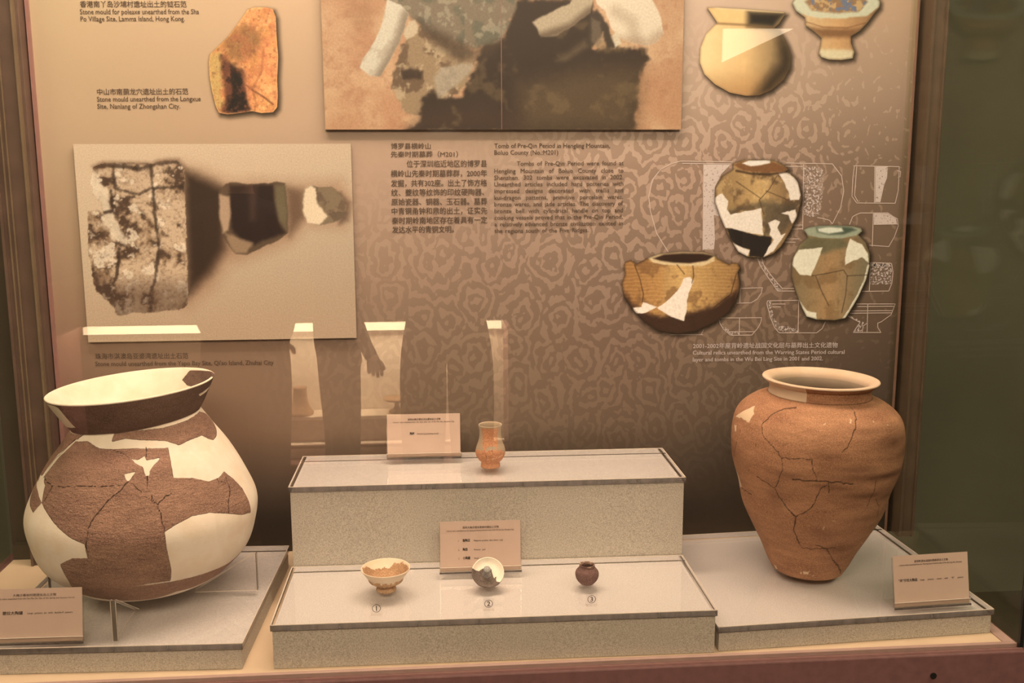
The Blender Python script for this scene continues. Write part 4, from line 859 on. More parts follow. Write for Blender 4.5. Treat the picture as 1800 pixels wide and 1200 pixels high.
ea = [[(195.9,1513.4)][0][0]]+[[(144.3,1513.7)][0][0]]*10; eb = [[(442.1,1512.1)][0][0]]*10+[[(362.5,1512.5)][0][0]]
T([(s, (a, c[1]), (b, c[1]+.5)) for s, a, b, c in zip(en, ea, eb, ey)], 14.2, 'brownprint', 'story_text')
T([L2('2001-2002年屋背岭遗址战国文化层与墓葬出土文化遗物', [(616.7,1159.6),(972.0,1155.5)])], 14.5, 'whiteprint', bold=.03)
T([L2('Cultural relics unearthed from the Warring States Period cultural', [(616.6,1143.7),(989.9,1139.1)]), L2('layer and tombs in the Wu Bei Ling Site in 2001 and 2002.', [(617.1,1127.1),(936.9,1124.0)])], 14, 'whiteprint', bold=.03)

# ------------------------------------------------------------------ mounted photo boards
def board(name, x0, x1, z0, z1, d, cv, mat, label, gain=1.0):
    t = thing(name, ((x0+x1)/2000, PY-.001, z0/1000), label, 'photo board')
    ox, oz = (x0+x1)/2000, z0/1000
    MB().box((x0-x1)/2000, (x1-x0)/2000, -d, 0, 0, (z1-z0)/1000).build('board_edge', M['black'], t)
    o = color_mesh('photo_print', cv.X, cv.Z, to_albedo(cv.c, cv.Z, gain), mat, t, 0)
    o.location = (.14-ox, -d-.0005, ZF-oz); return t
# the bronze-age tomb photograph (its upper part lies above the view)
bx0, bz0 = [(-231.3,1669.2)][0]; bx1 = [(571.8,1670.4)][0][0]; bz1 = bz0+430
cv = Canvas(bx0, bx1-1.5, bz0, bz1, 2.3, (196, 144, 102))
n = cv.noise(140, 11); cv.put(sstep(n, .36, .66)*.6, (178, 120, 82)); cv.put(sstep(cv.noise(60, 12), .45, .75)*.5, (214, 168, 122)); cv.put(sstep(cv.noise(18, 13), .5, .8)*.4, (160, 102, 70))
cv.fill([(-171.0,1947.2),(-130.8,1947.6),(-109.1,1921.8),(-128.1,1882.5),(-155.2,1878.0),(-172.2,1908.3)], (160, 110, 74), 25, 10, .6)
rock = cv.fill([(-47.4,1865.6),(-24.2,1896.4),(30.0,1883.7),(84.4,1862.1),(102.2,1818.0),(83.3,1764.4),(46.2,1737.5),(27.5,1719.5),(8.8,1701.4),(-50.8,1701.4),(-70.6,1737.2),(-82.3,1763.9),(-76.0,1799.4),(-61.4,1843.6)], (150, 116, 82), 3, 7)
cv.put(rock*sstep(cv.noise(36, 14), .5, .62)*.8, (96, 68, 46)); cv.put(rock*sstep(cv.noise(20, 15), .58, .7)*.8, (186, 152, 112))
cv.fill([(-18.1,1737.3),(9.7,1755.3),(27.8,1737.4),(73.8,1742.0),(102.1,1804.7),(121.0,1862.4),(166.8,1867.1),(194.6,1950.8),(222.1,1951.0),(364.8,1952.4),(365.9,1846.2),(422.0,1850.1),(483.0,1846.9),(493.8,1826.8),(481.4,1806.4),(468.0,1765.7),(463.7,1665.2),(-51.6,1665.3),(-19.0,1687.9)], (50, 34, 24), 7, 8)
cv.fill([(203.4,1764.8),(352.4,1801.3),(474.4,1806.4),(462.7,1665.2),(193.9,1665.3)], (92, 68, 44), 40, 10, .8)
cv.fill([(-51.6,1665.3),(-9.4,1710.4),(119.9,1728.6),(212.7,1701.6),(212.6,1665.3)], (66, 44, 32), 24, 8, .7)
dk = 1-sstep(cv.sd([(-18.1,1737.3),(102.1,1804.7),(166.8,1867.1),(365.3,1908.4),(483.0,1846.9),(463.7,1665.2),(-51.6,1665.3)]), -6, 6)
cv.put(dk*sstep(cv.noise(46, 18), .55, .7)*.45, (120, 92, 58))
body = cv.fill([(-86.2,2127.0),(-90.5,1948.0),(-50.7,1922.3),(-6.3,1883.4),(47.9,1861.9),(102.5,1844.6),(157.6,1860.4),(178.4,1898.0),(194.6,1933.3),(206.4,2131.7)], (122, 100, 76), 5, 5)
cv.put(body*sstep(cv.noise(40, 16), .48, .62)*.7, (92, 86, 66)); cv.put(body*sstep(cv.noise(14, 17), .55, .68)*.6, (166, 142, 112))
cv.fill([(-24.0,1905.2),(48.0,1870.7),(102.5,1844.6),(166.8,1867.1),(143.7,1836.0),(65.6,1817.8),(11.3,1852.8)], (70, 50, 34), 14, 4, .8)
cv.fill([(10.2,1782.0),(28.8,1804.3),(83.8,1813.5),(102.1,1804.7),(69.6,1773.3),(37.1,1746.4),(18.6,1737.4)], (168, 144, 116), 5, 3, .8)
cv.fill([(-62.5,1795.0),(-39.6,1804.0),(-12.4,1795.3),(-17.3,1779.7),(-58.3,1777.3)], (52, 34, 24), 5, 4, .9)
leg = [(-88.3,1948.0),(-59.4,1935.3),(-41.8,1918.1),(-51.4,1887.5),(-65.8,1852.3),(-86.9,1817.0),(-107.3,1783.3),(-130.7,1785.9),(-151.5,1802.6),(-145.6,1818.9),(-122.2,1852.0),(-101.8,1891.4),(-93.4,1922.0)]
m = cv.fill(leg, (206, 182, 150), 1.8, 1.5)
cv.put(m*(1-sstep(sd_line(cv.X, cv.Z, [(-108.2,1783.3),(-84.6,1821.4),(-61.0,1865.5),(-46.4,1913.7)]), 0, 24))*.75, (118, 94, 72)); cv.put(m*sstep(cv.noise(24, 19), .55, .68)*.4, (160, 132, 104))
cv.fill([(-42.1,1900.6),(-28.5,1904.2),(-20.6,1892.1),(-22.3,1876.8),(-47.5,1862.1),(-54.9,1874.3)], (196, 164, 126), 3, 2)
m = cv.fill([(231.3,1902.9),(272.7,1925.2),(314.1,1943.1),(336.8,1987.1),(378.3,1987.6),(356.8,1921.5),(319.0,1894.7),(282.1,1874.5),(249.7,1869.9)], (178, 150, 116), 3, 3); cv.put(m*(1-sstep(sd_line(cv.X, cv.Z, [(249.7,1869.9),(319.0,1892.5),(360.4,1926.0)]), 0, 20))*.8, (92, 68, 48))
cv.fill([(282.3,1818.9),(347.1,1863.9),(356.6,1850.6),(305.6,1819.0)], (112, 88, 62), 10, 3, .6)
m = cv.fill([(363.9,2039.6),(371.8,1943.7),(392.9,1926.3),(409.7,1886.6),(433.4,1864.5),(487.6,1853.2),(511.9,1861.4),(525.6,1880.7),(520.1,1914.1),(497.2,1958.1),(488.5,2041.2)], (222, 192, 156), 2, 2)
cv.put(m*(1-sstep(sd_line(cv.X, cv.Z, [(417.1,1859.9),(464.0,1858.0),(492.3,1853.7),(520.1,1874.0)]), 0, 28))*.6, (166, 128, 96)); cv.put(m*(1-sstep(sd_line(cv.X, cv.Z, [(416.2,1926.5),(453.8,1904.7),(463.9,1864.7)]), 0, 26))*.35, (150, 118, 88))
cv.fill([(360.5,1917.2),(374.3,1930.5),(397.9,1899.8),(412.4,1864.3),(426.7,1848.8),(398.6,1846.4),(388.8,1882.0),(365.9,1850.6),(354.1,1863.9)], (62, 46, 34), 4, 4)
cv.fill([(362.9,1912.8),(381.6,1904.1),(386.7,1864.1),(375.2,1848.5),(363.4,1864.0)], (122, 98, 74), 4, 3, .6)
cv.fill([(407.6,1873.2),(419.1,1886.6),(431.2,1857.8),(417.3,1848.7)], (206, 178, 142), 3, 2)
b1 = board('photo_board', bx0, bx1, bz0, bz1, .012, cv, picture_mat('tomb_photo_print', grain=200, amt=.16).m, 'large brown photo board of a bronze tripod leg in the earth, at the top', .84)
sx = [(161.1,1818.3)][0][0]
MB().box(sx/1000-.0008-(bx0+bx1)/2000, sx/1000+.0008-(bx0+bx1)/2000, -.0129, -.0124, 0, .43).build('print_seam', plain('print_seam_tone', alb((120,80,62), 1.3)), b1)

# the three stone moulds photograph
px_, pz_ = [(-774.7,1631.3)][0]; qx, qz = [(-178.4,1201.0)][0]; qb = [(-781.0,1197.9)][0][1]; qt = [(-175.5,1641.7)][0][1]
x0, x1, z0, z1 = px_-2, (qx+[(-175.5,1641.7)][0][0])/2, (qz+qb)/2, (pz_+qt)/2
cv = Canvas(x0, x1-1.2, z0, z1, 1.9, (205, 160, 125))
kx = (cv.X-x0)/(x1-x0); kz = (cv.Z-z0)/(z1-z0)
cv.c = np.array((214, 174, 136.))*(1-kx[..., None]*.12)*(.84+.16*kz[..., None]); 
cv.put((1-sstep(kz, 0, .5))*.35, (176, 128, 94))
cv.fill([(-549.4,1589.5),(-493.8,1576.2),(-447.0,1554.1),(-390.1,1556.1),(-284.7,1549.0),(-204.8,1553.1),(-175.1,1508.5),(-199.1,1454.8),(-283.7,1459.9),(-316.2,1424.3),(-379.6,1397.8),(-460.6,1371.6),(-498.9,1317.6),(-554.2,1277.4)], (150, 106, 76), 32, 3, .75)
cv.fill([(-545.4,1582.9),(-494.6,1560.9),(-456.4,1540.9),(-463.2,1407.6),(-496.9,1353.9),(-552.9,1300.2)], (48, 30, 20), 20, 2, .95)
cv.fill([(-324.6,1544.8),(-285.2,1535.7),(-283.0,1477.9),(-320.3,1433.3)], (90, 62, 44), 16, 2, .8)
cv.fill([(-201.1,1530.9),(-180.4,1508.5),(-187.5,1468.2),(-207.9,1459.4)], (74, 50, 36), 10, 2, .7)
cv.fill([(-740.4,1590.0),(-716.2,1600.8),(-613.5,1598.3),(-587.2,1606.1),(-552.7,1606.0),(-536.8,1582.9)], (120, 84, 60), 8, 2, .8)
s1 = [(-738.3,1589.1),(-716.4,1597.7),(-665.1,1597.6),(-613.7,1595.7),(-587.4,1603.5),(-557.2,1603.4),(-543.1,1585.1),(-544.5,1523.8),(-547.0,1435.2),(-549.5,1345.5),(-553.1,1281.9),(-563.4,1272.0),(-598.9,1269.8),(-634.6,1263.9),(-669.7,1265.4),(-709.7,1258.7),(-716.1,1279.7),(-737.2,1302.6),(-750.4,1314.1),(-756.4,1338.9),(-758.1,1374.7),(-761.6,1410.4),(-756.0,1493.4),(-738.6,1495.9),(-723.8,1493.2),(-727.6,1511.6),(-742.7,1529.2),(-743.1,1546.6),(-747.4,1552.7),(-741.6,1572.7)]
m = cv.fill(s1, (196, 156, 120), 1.5, 3, sc=7)
n1, n2, n3, n4 = cv.noise(46, 21), cv.noise(20, 22), cv.noise(9, 23), cv.noise(28, 24)
mm_ = .5*n1+.3*n2+.2*n3
cv.put(m*sstep(mm_, .44, .60)*.85, (128, 92, 64)); cv.put(m*sstep(.45*n2+.35*n1+.2*n3, .52, .62)*.85, (66, 44, 32))
cv.put(m*sstep(.5*n4+.3*n2+.2*n3, .55, .62)*.85, (230, 194, 158)); cv.put(m*sstep(cv.noise(5, 29), .45, .8)*.35, (90, 62, 44))
cv.put(m*(1-sstep(sd_line(cv.X, cv.Z, [(-739.8,1568.3),(-721.5,1524.7),(-708.0,1471.9),(-685.1,1427.5)])+(n2-.5)*40, 4, 22))*.75, (232, 198, 162))
for ln, w in [([(-734.0,1590.0),(-691.1,1592.0),(-640.1,1585.4),(-605.2,1594.0),(-553.1,1600.3)],7),([(-695.6,1589.9),(-694.6,1542.0),(-643.8,1528.7),(-617.1,1541.7),(-547.6,1545.8)],6),([(-614.1,1589.6),(-612.3,1480.1),(-608.0,1409.0),(-621.2,1337.3),(-636.6,1301.3),(-633.9,1273.9)],6),([(-703.4,1537.7),(-702.2,1493.9),(-719.7,1489.6)],6),([(-695.0,1409.8),(-703.3,1351.7),(-713.5,1329.4)],5)]:
    cv.put(m*(1-sstep(sd_line(cv.X, cv.Z, ln)+(cv.noise(10, 25)-.5)*9, 0, w))*.75, (52, 34, 24))
low = (1-sstep(cv.Z, [(-667.3,1301.7)][0][1], [(-662.9,1369.2)][0][1]))
cv.put(m*low*.5, (64, 42, 30))
cv.put(m*(1-sstep(sd_line(cv.X, cv.Z, [(-738.4,1587.8),(-677.8,1599.4),(-613.6,1597.5),(-561.5,1604.3)]), 0, 8))*.7, (84, 56, 40))
m = cv.fill([(-469.7,1537.5),(-455.9,1551.5),(-433.8,1555.8),(-407.8,1550.4),(-363.9,1552.0),(-341.7,1556.3),(-324.3,1552.7),(-322.0,1522.6),(-320.3,1478.1),(-322.6,1441.4),(-346.4,1424.5),(-379.0,1410.4),(-414.4,1393.7),(-439.6,1394.8),(-455.0,1412.0),(-469.4,1441.3),(-473.1,1488.0)], (84, 60, 42), 2, 2)
cv.fill([(-445.2,1547.5),(-408.0,1547.3),(-350.8,1549.3),(-348.1,1509.4),(-341.2,1464.8),(-328.8,1442.4),(-378.4,1424.8),(-396.5,1416.0),(-427.0,1425.2),(-447.7,1452.3),(-448.8,1501.2)], (36, 20, 16), 6, 3)
cv.fill([(-469.3,1527.8),(-447.7,1523.3),(-447.3,1479.0),(-454.1,1447.8),(-465.8,1443.5),(-471.6,1483.6)], (184, 142, 108), 4, 2, .85)
cv.fill([(-461.4,1443.4),(-439.8,1434.3),(-400.7,1420.5),(-415.1,1398.2),(-439.5,1396.6),(-453.2,1412.9)], (166, 126, 92), 5, 3, .7)
cv.fill([(-346.5,1547.1),(-324.4,1549.2),(-322.6,1487.0),(-324.2,1446.8),(-341.0,1469.3),(-348.0,1513.9)], (104, 86, 58), 6, 3, .8)
cv.fill([(-403.7,1545.1),(-386.2,1545.0),(-394.0,1469.7),(-405.1,1469.8)], (84, 52, 40), 10, 1, .5)
m = cv.fill([(-282.4,1539.3),(-269.3,1546.7),(-254.0,1542.7),(-222.9,1544.3),(-201.2,1528.7),(-190.4,1501.8),(-193.8,1479.5),(-216.7,1463.9),(-252.5,1458.8),(-278.2,1464.4),(-286.9,1491.3)], (120, 94, 68), 2, 2)
cv.put(m*sstep(cv.noise(20, 27), .5, .62)*.5, (78, 56, 42))
cv.fill([(-282.4,1539.3),(-269.3,1546.7),(-258.6,1539.1),(-254.3,1508.9),(-231.8,1477.5),(-252.5,1459.7),(-278.2,1464.4),(-286.9,1491.3)], (214, 178, 140), 3, 3)
b2 = board('photo_board', x0, x1, z0, z1, .010, cv, picture_mat('mould_photo_print', grain=300, amt=.16).m, 'beige photo board of three stone moulds with dark shadows, above the patched jar')

# ------------------------------------------------------------------ caption cards in acrylic holders
def caption(x, y, z, w, h, lean, rz, label, head, sub, rows, hold=.012):
    """x, y: middle of the holder's front foot; lean back by `lean`"""
    t = thing('caption_card', (x, y, z), label, 'caption card', None, rz)
    ca, sa = math.cos(lean), math.sin(lean)
    P3 = lambda u, v, o: (u, v*sa+o*ca, v*ca-o*sa+.0025)         # u across, v up the slope, o behind the face
    def slab(name, u0, u1, v0, v1, o0, o1, mat, parent=t):
        m = MB(); m.quad_prism([P3(u0, v0, o0), P3(u1, v0, o0), P3(u1, v1, o0), P3(u0, v1, o0)], tuple(np.subtract(P3(0, 0, o1), P3(0, 0, o0)))); return m.build(name, mat, parent)
    card = slab('card', -w/2, w/2, .002, h, .0003, .0010, M['card'])
    hold_m = MB()
    pr = [(-.0028, -.0000), (-.0028, .0105), (-.0012, .0105), (-.0012, .0016), (.0016, .0016), (.0016, h*.96), (.0040, h*.96), (.0040, 0)]
    a = [P3(-w/2-.002, v, o) for o, v in pr]
    hold_m.quad_prism(a[::-1], (w+.004, 0, 0)); ho = hold_m.build('acrylic_holder', M['block'], t)
    slab('holder_lip', -w/2-.002, w/2+.002, .0098, .0108, -.0031, -.0010, M['rim'])
    MB().box(-w/2-.002, w/2+.002, -.001, .042, 0, .0024).build('holder_foot', None, t, mats=[M['acrylic']])
    MB().box(-w/2-.002, w/2+.002, -.0030, -.0010, 0, .0030).build('foot_edge', M['edge'], t)
    pl = lambda X, Z: np.stack([np.asarray(X)/1000, np.asarray(Z)/1000*sa, np.asarray(Z)/1000*ca+.0025], -1)
    W, H = w*1000, h*1000
    L = [(head, (-W*.22, H*.86), (W*.23, H*.86))]
    text_block('heading', L, W*.032, M['smallprint'], card, pl, .04)
    text_block('subheading', [(sub, (-W*.42, H*.805), (W*.42, H*.805))], W*.024, M['smallprint'], card, pl, .02)
    cnl = []; enl = []
    for (num, cn_, en_, v, u0, u1, u2, u3) in rows:
        if num: enl.append((num, (u0*W-W*.055, v*H), None))
        text_block('object_name', [(cn_, (u0*W, v*H), (u1*W, v*H))], W*.042, M['black'], card, pl, .05)
        text_block('object_name_english', [(en_, (u2*W, v*H+.3), (u3*W, v*H+.3))], W*.027, M['smallprint'], card, pl, .03)
    if enl: text_block('row_number', enl, W*.027, M['smallprint'], card, pl, .03)
    return t
caption(-.0250, 2.168, .9418, .163, .0985, .10, -.009, 'pink caption card on the top step, left of the small cup', '深圳大梅沙遗址沙丘遗址出土文物', 'Cultural relics unearthed from the sand dune site of Da Mei Sha, Shenzhen City', [('', '陶杯', 'Pottery cup (drinking vessel)', .53, -.19, -.13, -.09, .20)])
caption(.0885, 1.924, .7694, .164, .1040, .12, -.008, 'pink caption card listing three finds, standing behind the numbered small finds', '深圳大梅沙遗址春秋时期出土文物', 'Cultural relics unearthed from the Spring and Autumn Period tombs of Da Mei Sha Site, Shenzhen City', [('1', '釉陶豆', 'Magnum pottery dou (stem cup)', .60, -.22, -.13, -.08, .28), ('2', '陶垫', 'Pottery pad', .42, -.22, -.16, -.08, .06), ('3', '小陶罐', 'Small pottery jar', .25, -.22, -.13, -.08, .14)])
caption(.966, 1.762, ZC, .157, .1010, .20, .065, 'pink caption card on the low pedestal, right of the orange urn', '屋背岭遗址战国时期墓葬出土文物', 'Cultural relics unearthed from the Warring States Period tombs of Wu Bei Ling Site, Shenzhen', [('', '“米”字纹大陶瓮', 'Large pottery vessel with “米” pattern', .50, -.44, -.19, -.15, .43)])
caption(-.7305, 1.752, .7344, .170, .0990, .17, -.02, 'pink caption card at the front left corner, before the patched round jar', '大梅沙春秋时期遗址出土文物', 'Cultural relics unearthed from the Da Mei Sha Site of the Spring and Autumn Period', [('', '夔纹大陶罐', 'Large pottery jar with double-F pattern', .53, -.33, -.12, -.07, .40)])

# ------------------------------------------------------------------ round number markers on little acrylic tabs
def marker(x, y, digit, label):
    t = thing('number_marker', (x, y, .7694), label, 'number marker')
    MB().box(-.0105, .0105, 0, .0020, 0, .0245).build('acrylic_tab', M['acrylic'], t)
    MB().box(-.0105, .0105, .0021, .009, 0, .0012).build('tab_foot', M['acrylic'], t)
    n = 40; V = []; Fc = []
    for i in range(n):
        a = 2*math.pi*i/n
        for r in (.0068, .0078): V.append((r*math.cos(a), -.0004, .0150+r*math.sin(a)))
    for i in range(n): j = (i+1) % n; Fc.append((2*i, 2*j, 2*j+1, 2*i+1))
    mesh_obj('ring', V, Fc, M['black'], t)
    v, f = glyphs(digit, 1.0, .012); w = v[:, 0].max()-v[:, 0].min(); hh = v[:, 1].max()-v[:, 1].min(); s = .0098/hh
    mesh_obj('digit', [((p[0]-v[:, 0].min()-w/2)*s, -.0004, .0150+(p[1]-v[:, 1].min()-hh/2)*s) for p in v], f, M['black'], t)
marker(-.1130, 1.740, '1', 'ringed number 1 marker in front of the cream stemmed dish')
marker(.0942, 1.742, '2', 'ringed number 2 marker in front of the knobbed pottery pad')
marker(.2884, 1.745, '3', 'ringed number 3 marker in front of the tiny dark jar')

# ------------------------------------------------------------------ acrylic brackets carrying the round jar
def bracket(x, y, rz, label, H=.078, D=.125):
    t = thing('acrylic_bracket', (x, y, .7344), label, 'acrylic bracket', None, rz)
    th = .010
    m = MB(); m.quad_prism([(-th/2, 0, 0), (-th/2, D, 0), (-th/2, D, .004), (-th/2, .004, H), (-th/2, 0, H)], (th, 0, 0)); m.build('plate', M['acrylic'], t)
    MB().box(-th/2-.0002, th/2+.0002, -.0004, .0012, 0, H).build('front_edge', edge_acrylic('bracket_edge', (.20, .17, .145), .8), t)
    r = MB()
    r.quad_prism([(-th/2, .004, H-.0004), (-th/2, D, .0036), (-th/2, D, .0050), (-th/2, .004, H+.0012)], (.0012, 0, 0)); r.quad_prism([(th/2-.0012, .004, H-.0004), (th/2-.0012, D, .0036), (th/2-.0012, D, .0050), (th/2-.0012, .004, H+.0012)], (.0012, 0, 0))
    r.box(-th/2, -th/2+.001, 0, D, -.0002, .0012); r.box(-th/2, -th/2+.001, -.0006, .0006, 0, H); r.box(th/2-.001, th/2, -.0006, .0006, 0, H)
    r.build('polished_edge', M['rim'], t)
bracket(-.5875, 1.752, -.02, 'clear acrylic bracket in front, under the patched round jar')
bracket(-.3670, 1.962, math.pi/2, 'clear acrylic bracket under the right side of the patched round jar')
bracket(-.7930, 1.997, -math.pi/2, 'clear acrylic bracket at the far left side of the patched round jar')

# ------------------------------------------------------------------ the gallery behind the visitor (seen mirrored in the front glass)
opp = thing('display_case', (-.62, -1.0, 0), 'low lit showcase across the gallery, mirrored in the front glass', 'display case')
def opart(name, mb, mat): return mb.build(name, mat, opp, (.62, 1.0, 0))
cream = plain('lit_cream_panel', (.78, .70, .60), .8, .05, 6)
opart('base_cabinet', MB().box(-1.60, .34, -1.32, -.80, 0, .33), M['wood'])
opart('back_panel', MB().box(-.72, .32, -1.14, -1.12, .33, .90), cream)
opart('dark_panel', MB().box(-1.56, -.72, -1.14, -1.10, .33, .84), M['dark'])
opart('side_panel', MB().box(-1.58, -1.56, -1.14, -.82, .33, .90), M['wood'])
opart('side_panel', MB().box(.32, .34, -1.14, -.82, .33, .90), M['wood'])
opart('canopy', MB().box(-1.60, .34, -1.32, -.80, 1.01, 1.12), M['wood'])
t_ = NT('lamp_diffuser'); t_.base((.9, .85, .75)); t_.b.inputs['Emission Color'].default_value = (1, .74, .45, 1); t_.b.inputs['Emission Strength'].default_value = 5.5
opart('lamp_diffuser', MB().box(-1.54, .31, -1.12, -1.09, .868, .90), t_.m)
opart('plinth_top', MB().box(-.70, -.02, -1.11, -.98, .485, .50), cream)
opart('plinth', MB().box(-.70, -.02, -1.10, -.985, .33, .485), M['lip'])
opart('floor_strip', MB().box(-.70, .31, -.975, -.90, .335, .385), cream)
opart('front_rail', MB().box(-1.58, .34, -.84, -.82, .40, .412), M['wood'])
def small_ware(name, x, z, prof, label, cat):
    t = thing(name, (x, -1.035, z), label, cat)
    h, r = smooth_profile([q[0] for q in prof], [q[1] for q in prof], 24); rs = np.array([(0, b, a, 0, 0) for a, b in zip(h, r)])
    p, a = ring_points(rs, 40, (0, 0, 0)); lathe_mesh('body', p, plain(name+'_clay', (.30, .19, .11), .8), t, None, True, True)
small_ware('pottery_stand', -.60, .50, [(0, .055), (.01, .058), (.03, .045), (.06, .034), (.11, .030), (.125, .034)], 'brown waisted pottery stand in the mirrored showcase', 'stand')
small_ware('footed_plate', -.17, .50, [(0, .035), (.01, .034), (.02, .014), (.045, .013), (.055, .05), (.065, .062), (.068, .06)], 'pale footed plate in the mirrored showcase', 'plate')
# made-up glowing sheet, shaped to mirror as a pale patch in the glass
nt_ = thing('mirrored_glow', (1.50, -1.72, 0), 'added glowing panel mirrored as a pale patch over the printed round pot', 'glow_panel')
t_ = NT('glow_sheet'); t_.base((.9, .85, .75)); t_.b.inputs['Emission Color'].default_value = (1, .80, .56, 1); t_.b.inputs['Emission Strength'].default_value = 4.5
sp = [(1.487,-1.7,2.277),(1.845,-1.7,2.279),(1.492,-1.7,2.116)]
sg = MB(); sg.quad_prism([(sp[0][0]-1.5, 0, sp[2][2]), (sp[0][0]-1.5, 0, sp[0][2]), (sp[1][0]-1.5, 0, sp[1][2])], (0, -.03, 0)); sg.build('light_sheet', t_.m, nt_)
MB().box(sp[0][0]-1.5+.1, sp[0][0]-1.5+.14, -.07, -.031, 0, sp[0][2]).build('post', M['metal'], nt_)

def person(name, loc, rz, label, height, joints, radii, edges, top_z, mats):
    """one skinned body; material by height: trousers below top_z, jacket above, skin on head and hands"""
    t = thing('person', (loc[0], loc[1], 0), label, 'person', None, rz)
    me = bpy.data.meshes.new('body'); names = list(joints)
    me.from_pydata([joints[k] for k in names], [(names.index(a), names.index(b)) for a, b in edges], [])
    o = bpy.data.objects.new('body', me); COL.objects.link(o)
    sk = o.modifiers.new('skin', 'SKIN'); sk.use_smooth_shade = True
    for i, k in enumerate(names):
        r = radii[k]; me.skin_vertices[0].data[i].radius = r if isinstance(r, tuple) else (r, r); me.skin_vertices[0].data[i].use_root = k == 'pelvis'
    sb = o.modifiers.new('sub', 'SUBSURF'); sb.levels = 2; sb.render_levels = 2
    m2 = bpy.data.meshes.new_from_object(o.evaluated_get(bpy.context.evaluated_depsgraph_get()))
    bpy.data.objects.remove(o)
    for m in mats: m2.materials.append(m)
    hz = joints['neck'][2]
    for f in m2.polygons:
        c = f.center; hand = min((c-Vector(v_)).length for k, v_ in joints.items() if k[:4] in ('hand', 'knuc', 'fing', 'thum')) < .036
        f.material_index = 2 if (c.z > hz or hand) else (1 if c.z > top_z else 0); f.use_smooth = True
    b = bpy.data.objects.new('body', m2); COL.objects.link(b); b.parent = t
    hx, hy, hz2 = joints['head']
    def bead(nm, x, y, z, sx, sy, sz, mt):
        hh_ = np.linspace(-1, 1, 9); rs_ = np.array([(0, max(.02, math.sqrt(max(0, 1-q*q))), q, 0, 0) for q in hh_]); pp_, _a = ring_points(rs_, 14, (0, 0, 0))
        pp_ = pp_*np.array([sx, sy, sz])+np.array([x, y, z]); lathe_mesh(nm, pp_, mt, t, None, True, True)
    for sd_ in (-1, 1):
        bead('eye', sd_*.031, hy-.079, hz2+.018, .011, .008, .006, M['black']); bead('ear', sd_*.078, hy+.005, hz2+.008, .010, .018, .030, M['skin'])
    bead('nose', 0, hy-.092, hz2-.008, .012, .017, .024, M['skin']); bead('mouth', 0, hy-.080, hz2-.045, .022, .006, .005, M['maroon'])
    rs = np.array([(0, r, h, 0, 0) for h, r in zip(*smooth_profile([-.02, .02, .05, .075, .084], [.078, .092, .084, .05, .004], 16))])
    p, a = ring_points(rs, 32, (hx, hy+.026, hz2+.036)); lathe_mesh('hair', p, M['hair'], t, None, True, True)
    return t
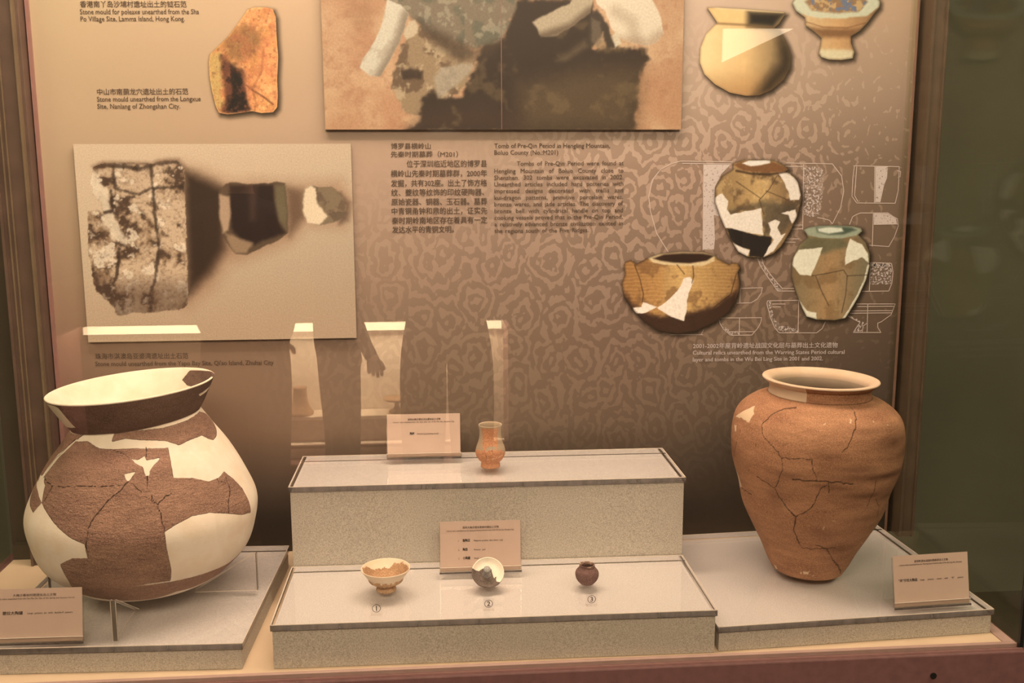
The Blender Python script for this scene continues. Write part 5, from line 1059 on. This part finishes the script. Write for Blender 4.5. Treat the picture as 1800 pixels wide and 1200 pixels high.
def figure(H=1.7, spread=.1, arms='down', wide=1.0, hem=.8):
    s = H/1.7
    J = dict(pelvis=(0, 0, .95*s), waist=(0, 0, 1.08*s), chest=(0, 0, 1.28*s), collar=(0, 0, 1.42*s), neck=(0, -.005, 1.49*s), head=(0, -.02, 1.58*s), crown=(0, -.01, 1.66*s),
             hip_l=(-.09, 0, .90*s), knee_l=(-spread, -.01, .5*s), ankle_l=(-spread-.01, .02, .09*s), toe_l=(-spread-.02, -.12, .035*s),
             hip_r=(.09, 0, .90*s), knee_r=(spread, -.01, .5*s), ankle_r=(spread+.01, .02, .09*s), toe_r=(spread+.02, -.12, .035*s), shoulder_l=(-.17, 0, 1.40*s), shoulder_r=(.17, 0, 1.40*s))
    if arms == 'down':
        J.update(elbow_l=(-.185, .01, 1.12*s), wrist_l=(-.155, -.07, .95*s), hand_l=(-.13, -.10, .89*s), elbow_r=(.185, .01, 1.12*s), wrist_r=(.155, -.07, .95*s), hand_r=(.13, -.10, .89*s))
    else:
        J.update(elbow_l=(-.24, -.06, 1.16*s), wrist_l=(-.12, -.20, 1.40*s), hand_l=(-.07, -.24, 1.47*s), elbow_r=(.24, -.06, 1.16*s), wrist_r=(.12, -.20, 1.40*s), hand_r=(.07, -.24, 1.47*s))
    Rr = dict(pelvis=(.155*wide, .11), waist=(.135*wide, .10), chest=(.155*wide, .11), collar=(.10, .08), neck=.052, head=(.075, .09), crown=(.055, .065), hip_l=.10*wide, knee_l=.088*wide, ankle_l=.06, toe_l=.034, hip_r=.10*wide, knee_r=.088*wide, ankle_r=.06, toe_r=.034,
             shoulder_l=.06, shoulder_r=.06, elbow_l=.045, elbow_r=.045, wrist_l=.028, wrist_r=.028, hand_l=.034, hand_r=.034)
    E_ = [('pelvis', 'waist'), ('waist', 'chest'), ('chest', 'collar'), ('collar', 'neck'), ('neck', 'head'), ('head', 'crown'), ('pelvis', 'hip_l'), ('hip_l', 'knee_l'), ('knee_l', 'ankle_l'), ('ankle_l', 'toe_l'), ('pelvis', 'hip_r'), ('hip_r', 'knee_r'), ('knee_r', 'ankle_r'), ('ankle_r', 'toe_r'),
          ('collar', 'shoulder_l'), ('shoulder_l', 'elbow_l'), ('elbow_l', 'wrist_l'), ('wrist_l', 'hand_l'), ('collar', 'shoulder_r'), ('shoulder_r', 'elbow_r'), ('elbow_r', 'wrist_r'), ('wrist_r', 'hand_r')]
    for sd_ in ('l', 'r'):                                   # four fingers and a thumb on each palm
        h_, w_ = Vector(J['hand_'+sd_]), Vector(J['wrist_'+sd_]); d = (h_-w_).normalized(); side = d.cross(Vector((0, 0, 1)) if abs(d.z) < .9 else Vector((1, 0, 0))).normalized(); nrm = d.cross(side)
        for k, (o_, L_) in enumerate(((-.027, .062), (-.009, .072), (.009, .068), (.026, .054))):
            a_, b_ = 'knuckle%d_%s' % (k, sd_), 'fingertip%d_%s' % (k, sd_)
            J[a_] = tuple(h_+side*o_+d*.035); J[b_] = tuple(h_+side*o_*1.15+d*(.035+L_*.7)+nrm*L_*.35); Rr[a_] = .0095; Rr[b_] = .0075; E_ += [('hand_'+sd_, a_), (a_, b_)]
        J['thumb_'+sd_] = tuple(h_-side*.045+d*.012+nrm*.012); J['thumbtip_'+sd_] = tuple(h_-side*.055+d*.042+nrm*.022); Rr['thumb_'+sd_] = .011; Rr['thumbtip_'+sd_] = .009
        E_ += [('hand_'+sd_, 'thumb_'+sd_), ('thumb_'+sd_, 'thumbtip_'+sd_)]; Rr['hand_'+sd_] = (.032, .016)
    return J, Rr, E_
J, Rr, E_ = figure(1.70, .075, 'down', 1.05)
person('person', (-.735, -.52), 0, 'person in dark clothes seen as a silhouette mirrored left of the printed text', 1.7, J, Rr, E_, .86, [M['cloth_blue'], M['cloth_dark'], M['skin']])
J, Rr, E_ = figure(1.62, .045, 'down', .72)
person('person', (-.385, -.60), 1.2, 'slimmer mirrored person in dark clothes beside the mirrored pottery stand', 1.62, J, Rr, E_, .86, [M['cloth_blue'], M['cloth_dark'], M['skin']])
J, Rr, E_ = figure(1.74, .095, 'up', 1.05)
person('person', (.05, -.42), math.pi, 'photographer in dark clothes mirrored in the middle of the glass', 1.74, J, Rr, E_, .86, [M['cloth_dark'], M['cloth_dark'], M['skin']])
# the photographer's camera, held up between both hands
cm = thing('camera', (.05, -.145, 1.515), 'black camera held up by the mirrored photographer', 'camera')
MB().box(-.065, .065, -.022, .022, -.042, .042).build('camera_body', M['metal'], cm, bevel=.006)
MB().box(-.022, .022, -.018, .018, .042, .058).build('viewfinder', M['metal'], cm, bevel=.004)
rs = np.array([(0, r, h, 0, 0) for h, r in ((0, .030), (.03, .031), (.05, .033), (.052, .028), (.048, .004))]); p, a = ring_points(rs, 32, (0, 0, 0))
o = lathe_mesh('lens', p, M['black'], cm, None, True, True); o.rotation_euler = (-math.pi/2, 0, 0); o.location = (0, .020, 0)
